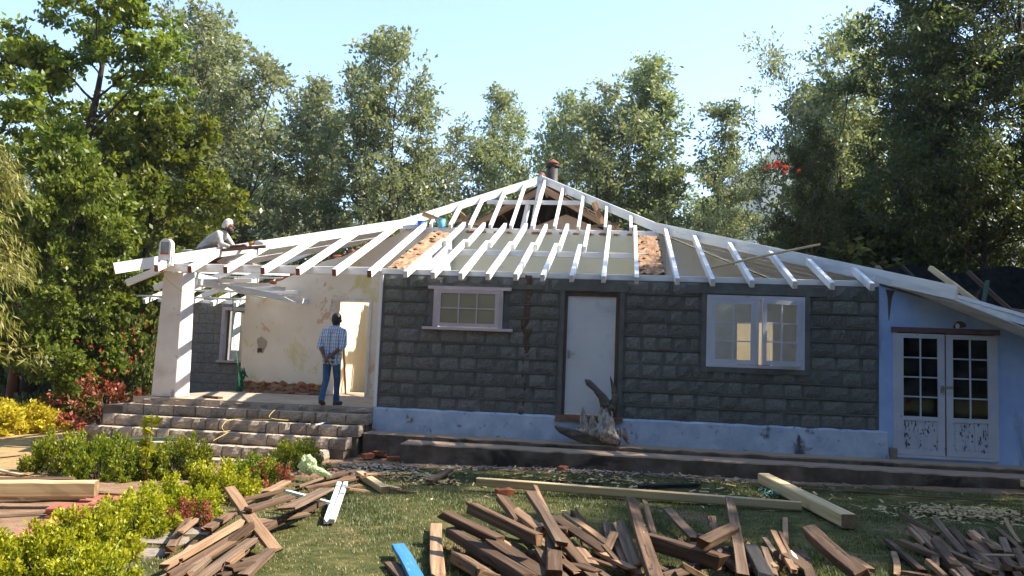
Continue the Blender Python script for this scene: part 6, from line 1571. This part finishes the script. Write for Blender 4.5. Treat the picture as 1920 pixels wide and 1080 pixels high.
plank('short dark board propped behind the lean-to ridge', tuple(yp(1722, 530, 1.3)), tuple(yp(1692, 500, 1.5)), 0.09, 0.05, 'blackwood', 'board', 'board')
# ================================================================ people
def shirt_mat():
    m, nt, p, out = new_mat('plaid_shirt')
    v = coords(nt, 'Object', (1, 1, 1), False)
    w = []
    for ax, sc in ((0, 15.0), (2, 10.0), (0, 40.0)):
        t = nt.nodes.new('ShaderNodeTexWave'); t.wave_type = 'BANDS'; t.bands_direction = 'XYZ'[ax]
        t.inputs['Scale'].default_value = sc/2.0; t.inputs['Distortion'].default_value = 1.2; t.inputs['Detail'].default_value = 2
        nt.links.new(v, t.inputs['Vector']); w.append(t.outputs['Fac'])
    c = _mix(nt, _step(nt, w[0], 0.35, 0.75), (0.48, 0.57, 0.66), (0.06, 0.16, 0.36))
    c = _mix(nt, _math(nt, 'MULTIPLY', _step(nt, w[1], 0.6, 0.8), 0.6), c, (0.08, 0.20, 0.40))
    c = _mix(nt, _math(nt, 'MULTIPLY', _step(nt, w[2], 0.7, 0.9), 0.5), c, (0.66, 0.68, 0.70))
    nt.links.new(c, p.inputs['Base Color']); p.inputs['Roughness'].default_value = 0.9
    return m
PM = {
 'skin': mat('brown_skin', [(0.3, (0.10, 0.048, 0.030)), (0.7, (0.15, 0.075, 0.048))], 8, rough=0.55, bump=0.05),
 'hair': mat('black_hair', [(0.3, (0.008, 0.007, 0.007)), (0.7, (0.02, 0.017, 0.016))], 30, rough=0.5, bump=0.5, bscale=90),
 'shirt': shirt_mat(),
 'jeans': mat('blue_jeans', [(0.3, (0.018, 0.055, 0.13)), (0.6, (0.04, 0.115, 0.23)), (0.8, (0.10, 0.20, 0.34))], 7, rough=0.9, bump=0.5, bscale=30),
 'shoe': mat('brown_shoe', [(0.3, (0.03, 0.016, 0.012)), (0.7, (0.075, 0.038, 0.028))], 9, rough=0.6, bump=0.2),
 'grey': mat('grey_work_shirt', [(0.3, (0.36, 0.35, 0.34)), (0.7, (0.48, 0.47, 0.45))], 6, rough=0.9, bump=0.6, bscale=22),
 'brown': mat('brown_trousers', [(0.3, (0.15, 0.10, 0.07)), (0.7, (0.24, 0.17, 0.12))], 6, rough=0.9, bump=0.5, bscale=22),
 'cap': mat('white_knit_cap', [(0.3, (0.55, 0.52, 0.49)), (0.7, (0.68, 0.65, 0.62))], 12, (1, 1, 3), 0.95, 0.8, 60),
 'eye': mat('dark_eye', [(0.3, (0.01, 0.01, 0.01)), (0.7, (0.03, 0.03, 0.03))], 5, rough=0.2, bump=0),
 'lip': mat('lip', [(0.3, (0.10, 0.035, 0.03)), (0.7, (0.12, 0.045, 0.04))], 5, rough=0.5, bump=0),
 'beard': mat('dark_beard', [(0.3, (0.02, 0.015, 0.013)), (0.7, (0.04, 0.03, 0.025))], 30, rough=0.8, bump=0.4, bscale=80),
}
def person(name, label, segs, w, voxel=0.010, offs=True):
    """segs: (tag, a, b, ra, rb[, flat]) tapered limbs fused into one continuous surface, coloured by the nearest limb"""
    mb = MB()
    for s in segs:
        tg, a, b, ra, rb = s[:5]; fl = s[5] if len(s) > 5 else 1.0
        a, b = Vector(a), Vector(b); d = (b-a); L = d.length
        d = d.normalized() if L > 1e-6 else Vector((0, 0, 1))
        P_ = []; Q = []
        for k in (-1.0, -0.92, -0.7, -0.38): P_.append(a+d*ra*k); Q.append(ra*math.sqrt(max(0.0004, 1-k*k)))
        for k in (0, 0.25, 0.5, 0.75, 1.0): P_.append(a.lerp(b, k)); Q.append(ra*(1-k)+rb*k)
        for k in (0.38, 0.7, 0.92, 1.0): P_.append(b+d*rb*k); Q.append(rb*math.sqrt(max(0.0004, 1-k*k)))
        mb.tube(P_, Q, 14, flat=fl, xdir=(1, 0.02, 0.01))
    me = mb.mesh('tmp', PM['skin'])
    o = bpy.data.objects.new('tmp', me); COL.objects.link(o)
    r = o.modifiers.new('r', 'REMESH'); r.mode = 'VOXEL'; r.voxel_size = voxel; r.use_smooth_shade = True
    s_ = o.modifiers.new('s', 'SMOOTH'); s_.iterations = 4; s_.factor = 0.5
    dg = bpy.context.evaluated_depsgraph_get()
    me2 = bpy.data.meshes.new_from_object(o.evaluated_get(dg))
    bpy.data.objects.remove(o); me2.name = name; me2.materials.clear()
    tags = []
    for s in segs:
        if s[0] not in tags: tags.append(s[0])
    for t in tags: me2.materials.append(PM[t])
    n = len(me2.polygons); c = np.empty(n*3, np.float32); me2.polygons.foreach_get('center', c); c = c.reshape(-1, 3)
    best = np.full(n, 1e9); idx = np.zeros(n, np.int32)
    for s in segs:
        a, b = np.array(s[1]), np.array(s[2]); ab = b-a; t = np.clip(((c-a) @ ab)/max(ab @ ab, 1e-9), 0, 1)
        dd = np.linalg.norm(c-(a+t[:, None]*ab), axis=1) - (s[3]*(1-t)+s[4]*t)
        k = dd < best-1e-4; best[k] = dd[k]; idx[k] = tags.index(s[0])
    me2.polygons.foreach_set('material_index', idx); me2.polygons.foreach_set('use_smooth', [True]*n); me2.update()
    return tag(obj(name, me2, None, w), label, 'person')
def hand(side, wrist, palm, fdir, spread, curl, thumb):
    """palm and five separate bent fingers"""
    W, Pm = Vector(wrist), Vector(palm); F_ = Vector(fdir).normalized(); S_ = Vector(spread).normalized(); C_ = Vector(curl).normalized()
    out = [('skin', W, Pm, 0.026, 0.034), ('skin', Pm-S_*0.018, Pm+S_*0.018+F_*0.02, 0.024, 0.024)]
    for k, (L, o_) in enumerate(((0.058, -0.033), (0.068, -0.011), (0.064, 0.011), (0.050, 0.032))):
        b0 = Pm+S_*o_+F_*0.03; b1 = b0+F_*L*0.55+C_*0.012; b2 = b1+(F_*0.35+C_*0.9).normalized()*L*0.55
        out += [('skin', b0, b1, 0.010, 0.009), ('skin', b1, b2, 0.009, 0.0075)]
    t0 = Pm-S_*0.03-F_*0.01; t1 = t0+Vector(thumb).normalized()*0.04; out += [('skin', t0, t1, 0.012, 0.010), ('skin', t1, t1+(Vector(thumb)+F_*0.8).normalized()*0.03, 0.010, 0.008)]
    return [tuple([s[0], tuple(s[1]), tuple(s[2]), s[3], s[4]]) for s in out]
# ---- man in a plaid shirt walking in, hands behind his back
sg = [
 ('jeans', (0.085, 0.02, 0.86), (0.085, 0.10, 0.47), 0.088, 0.062), ('jeans', (0.085, 0.10, 0.47), (0.075, 0.13, 0.12), 0.060, 0.050), ('jeans', (0.075, 0.125, 0.18), (0.075, 0.13, 0.09), 0.056, 0.060),
 ('jeans', (-0.085, 0.02, 0.86), (-0.075, -0.01, 0.46), 0.088, 0.062), ('jeans', (-0.075, -0.01, 0.46), (-0.08, -0.13, 0.14), 0.060, 0.050), ('jeans', (-0.08, -0.115, 0.19), (-0.08, -0.135, 0.11), 0.056, 0.058),
 ('jeans', (-0.06, 0.02, 0.88), (0.06, 0.02, 0.88), 0.105, 0.105), ('jeans', (-0.075, -0.03, 0.84), (-0.07, -0.03, 0.80), 0.075, 0.07), ('jeans', (0.075, -0.03, 0.84), (0.07, -0.03, 0.80), 0.075, 0.07),
 ('shoe', (0.075, 0.10, 0.045), (0.095, 0.27, 0.035), 0.046, 0.038), ('shoe', (0.075, 0.09, 0.02), (0.095, 0.26, 0.018), 0.040, 0.030),
 ('shoe', (-0.08, -0.15, 0.08), (-0.095, -0.01, 0.025), 0.046, 0.036), ('shoe', (-0.08, -0.16, 0.055), (-0.095, -0.02, 0.01), 0.040, 0.030),
 ('shirt', (-0.075, 0.01, 0.82), (-0.07, 0.02, 1.02), 0.112, 0.098), ('shirt', (0.075, 0.01, 0.82), (0.075, 0.02, 1.02), 0.112, 0.098),
 ('shirt', (-0.07, 0.02, 1.02), (-0.085, 0.03, 1.24), 0.100, 0.108), ('shirt', (0.075, 0.02, 1.02), (0.095, 0.03, 1.24), 0.100, 0.108),
 ('shirt', (-0.15, 0.03, 1.325), (0.165, 0.03, 1.325), 0.070, 0.070), ('shirt', (-0.06, 0.03, 1.34), (0.09, 0.03, 1.34), 0.085, 0.085), ('shirt', (0.015, 0.035, 1.38), (0.018, 0.045, 1.42), 0.066, 0.056),
 ('shirt', (-0.175, 0.03, 1.32), (-0.225, -0.03, 1.09), 0.066, 0.055), ('shirt', (-0.225, -0.03, 1.09), (-0.205, -0.06, 1.03), 0.055, 0.056),
 ('shirt', (0.19, 0.03, 1.32), (0.245, -0.03, 1.09), 0.066, 0.055), ('shirt', (0.245, -0.03, 1.09), (0.22, -0.06, 1.03), 0.055, 0.056),
 ('skin', (-0.215, -0.05, 1.06), (-0.07, -0.155, 0.87), 0.043, 0.030), ('skin', (0.23, -0.05, 1.06), (0.07, -0.155, 0.89), 0.043, 0.030),
 ('skin', (0.018, 0.045, 1.40), (0.022, 0.055, 1.48), 0.052, 0.050),
 ('skin', (0.025, 0.075, 1.515), (0.025, 0.08, 1.565), 0.078, 0.082), ('skin', (0.028, 0.10, 1.47), (0.03, 0.115, 1.455), 0.055, 0.045),
 ('hair', (0.022, 0.055, 1.535), (0.022, 0.07, 1.582), 0.088, 0.090), ('hair', (0.022, 0.03, 1.48), (0.022, 0.04, 1.52), 0.060, 0.075), ('hair', (0.03, 0.12, 1.61), (0.02, 0.08, 1.615), 0.045, 0.055),
 ('skin', (-0.066, 0.075, 1.53), (-0.068, 0.07, 1.505), 0.016, 0.012), ('skin', (0.116, 0.075, 1.53), (0.118, 0.07, 1.505), 0.016, 0.012),
 ('skin', (0.030, 0.165, 1.53), (0.030, 0.178, 1.505), 0.012, 0.014), ('lip', (0.012, 0.160, 1.468), (0.048, 0.160, 1.468), 0.008, 0.008),
 ('eye', (0.000, 0.152, 1.545), (0.001, 0.153, 1.545), 0.011, 0.011), ('eye', (0.058, 0.152, 1.545), (0.059, 0.153, 1.545), 0.011, 0.011),
]
sg += hand(-1, (-0.07, -0.155, 0.87), (-0.015, -0.185, 0.82), (0.75, -0.1, -0.55), (0.2, -0.6, 0.4), (0.1, 0.5, -0.3), (0.5, -0.4, 0.6))
sg += hand(1, (0.07, -0.155, 0.89), (0.020, -0.165, 0.855), (-0.85, -0.2, -0.25), (0.1, -0.5, -0.6), (-0.2, 0.6, -0.2), (-0.4, -0.5, 0.5))
person('person', 'man in blue plaid shirt and jeans, hands behind his back, stepping onto veranda', sg, T((-0.90, 0.06, 0.775)) @ Matrix.Rotation(R(-8), 4, 'Z'), 0.009)
# ---- worker crouching on the roof frame
K = (-3.93, 0.95, 3.62)
sg = [
 ('brown', (0.0, -0.09, 0.0), (0.30, -0.13, 0.06), 0.095, 0.070), ('brown', (0.30, -0.13, 0.06), (0.16, -0.12, -0.20), 0.066, 0.052),
 ('brown', (0.0, 0.09, 0.0), (0.32, 0.13, -0.02), 0.095, 0.070), ('brown', (0.32, 0.13, -0.02), (0.10, 0.12, -0.18), 0.066, 0.052), ('brown', (-0.02, -0.06, 0.0), (-0.02, 0.06, 0.0), 0.12, 0.12),
 ('shoe', (0.14, -0.12, -0.225), (0.30, -0.12, -0.235), 0.040, 0.034), ('shoe', (0.08, 0.12, -0.21), (0.24, 0.12, -0.235), 0.040, 0.034),
 ('grey', (-0.03, -0.05, 0.03), (0.12, -0.05, 0.19), 0.118, 0.112), ('grey', (-0.03, 0.05, 0.03), (0.12, 0.05, 0.19), 0.118, 0.112),
 ('grey', (0.12, -0.06, 0.19), (0.29, -0.07, 0.31), 0.112, 0.100), ('grey', (0.12, 0.06, 0.19), (0.29, 0.07, 0.31), 0.112, 0.100),
 ('grey', (0.33, -0.15, 0.33), (0.33, 0.15, 0.33), 0.072, 0.072), ('grey', (0.36, 0, 0.37), (0.39, 0, 0.40), 0.062, 0.055),
 ('grey', (0.34, -0.17, 0.32), (0.44, -0.22, 0.12), 0.066, 0.052), ('grey', (0.44, -0.22, 0.12), (0.60, -0.20, 0.075), 0.050, 0.040),
 ('grey', (0.34, 0.17, 0.32), (0.48, 0.20, 0.13), 0.066, 0.052), ('grey', (0.48, 0.20, 0.13), (0.66, 0.12, 0.08), 0.050, 0.040),
 ('skin', (0.60, -0.20, 0.075), (0.82, -0.16, 0.105), 0.036, 0.026), ('skin', (0.66, 0.12, 0.08), (0.86, 0.05, 0.10), 0.036, 0.026),
 ('skin', (0.37, 0, 0.38), (0.42, 0, 0.44), 0.054, 0.052),
 ('skin', (0.455, 0, 0.475), (0.46, 0, 0.52), 0.080, 0.084), ('skin', (0.50, 0, 0.445), (0.52, 0, 0.43), 0.055, 0.046),
 ('beard', (0.50, -0.035, 0.425), (0.50, 0.035, 0.425), 0.050, 0.050), ('beard', (0.545, -0.015, 0.455), (0.545, 0.015, 0.455), 0.016, 0.016),
 ('cap', (0.435, 0, 0.535), (0.445, 0, 0.572), 0.100, 0.092), ('cap', (0.395, 0, 0.51), (0.42, 0, 0.54), 0.078, 0.085), ('hair', (0.385, 0, 0.46), (0.40, 0, 0.49), 0.058, 0.062),
 ('skin', (0.555, 0, 0.50), (0.572, 0, 0.478), 0.012, 0.015), ('skin', (0.45, -0.086, 0.485), (0.452, -0.086, 0.465), 0.016, 0.013), ('skin', (0.45, 0.086, 0.485), (0.452, 0.086, 0.465), 0.016, 0.013),
 ('eye', (0.538, -0.032, 0.512), (0.539, -0.032, 0.512), 0.011, 0.011), ('eye', (0.538, 0.032, 0.512), (0.539, 0.032, 0.512), 0.011, 0.011), ('lip', (0.556, -0.015, 0.438), (0.556, 0.015, 0.438), 0.008, 0.008),
]
sg += hand(-1, (0.82, -0.16, 0.105), (0.88, -0.155, 0.115), (1, 0.1, -0.1), (0, 1, 0.1), (0.3, 0, -1), (0.3, 0.6, 0.4))
sg += hand(1, (0.86, 0.05, 0.10), (0.92, 0.03, 0.115), (1, -0.1, -0.1), (0, -1, 0.1), (0.3, 0, -1), (0.3, -0.6, 0.4))
person('person', 'crouching worker in grey shirt and white cap reaching forward on the roof', sg, T(K), 0.010)
plank('brown board laid over the left rafters under the worker', (-4.3, 0.95, 3.335), (-2.9, 1.05, 3.38), 0.42, 0.04, 'tanwood', 'board', 'board')
plank('narrow brown board under the hands of the worker', (-3.45, 0.72, 3.62), (-2.62, 0.80, 3.72), 0.09, 0.05, 'oldwood', 'board', 'board')
mb = MB(); P0 = Vector((-2.98, 0.85, 3.775))
mb.tube([P0, P0+Vector((0.06, 0, 0.008)), P0+Vector((0.13, 0, 0.012))], [0.03, 0.035, 0.03], 10); mb.tube([P0+Vector((0.13, 0, 0.02)), P0+Vector((0.27, 0.01, 0.032)), P0+Vector((0.30, 0.01, 0.035))], [0.045, 0.047, 0.03], 12, 1)
tag(mb.build('power_tool', [mat('orange_plastic', [(0.3, (0.55, 0.22, 0.04)), (0.7, (0.65, 0.3, 0.08))], 5, rough=0.5, bump=0), MT['lampwhite']], None, T(P0)), 'orange and white hand tool held by the crouching worker', 'tool')
# ================================================================ the air: thin mountain haze
mb = MB(); mb.box((-1262, -428, -9.0), (1262, 1262, 268))
hm = bpy.data.materials.new('haze'); hm.use_nodes = True; nt = hm.node_tree; nt.nodes.clear()
ho = nt.nodes.new('ShaderNodeOutputMaterial'); hv = nt.nodes.new('ShaderNodeVolumePrincipled')
hv.inputs['Color'].default_value = (0.72, 0.84, 0.97, 1); hv.inputs['Density'].default_value = 0.0003; hv.inputs['Anisotropy'].default_value = 0.2
nt.links.new(hv.outputs[0], ho.inputs['Volume'])
tag(mb.build('haze', hm), 'thin bluish mountain haze', None, None, 'stuff')
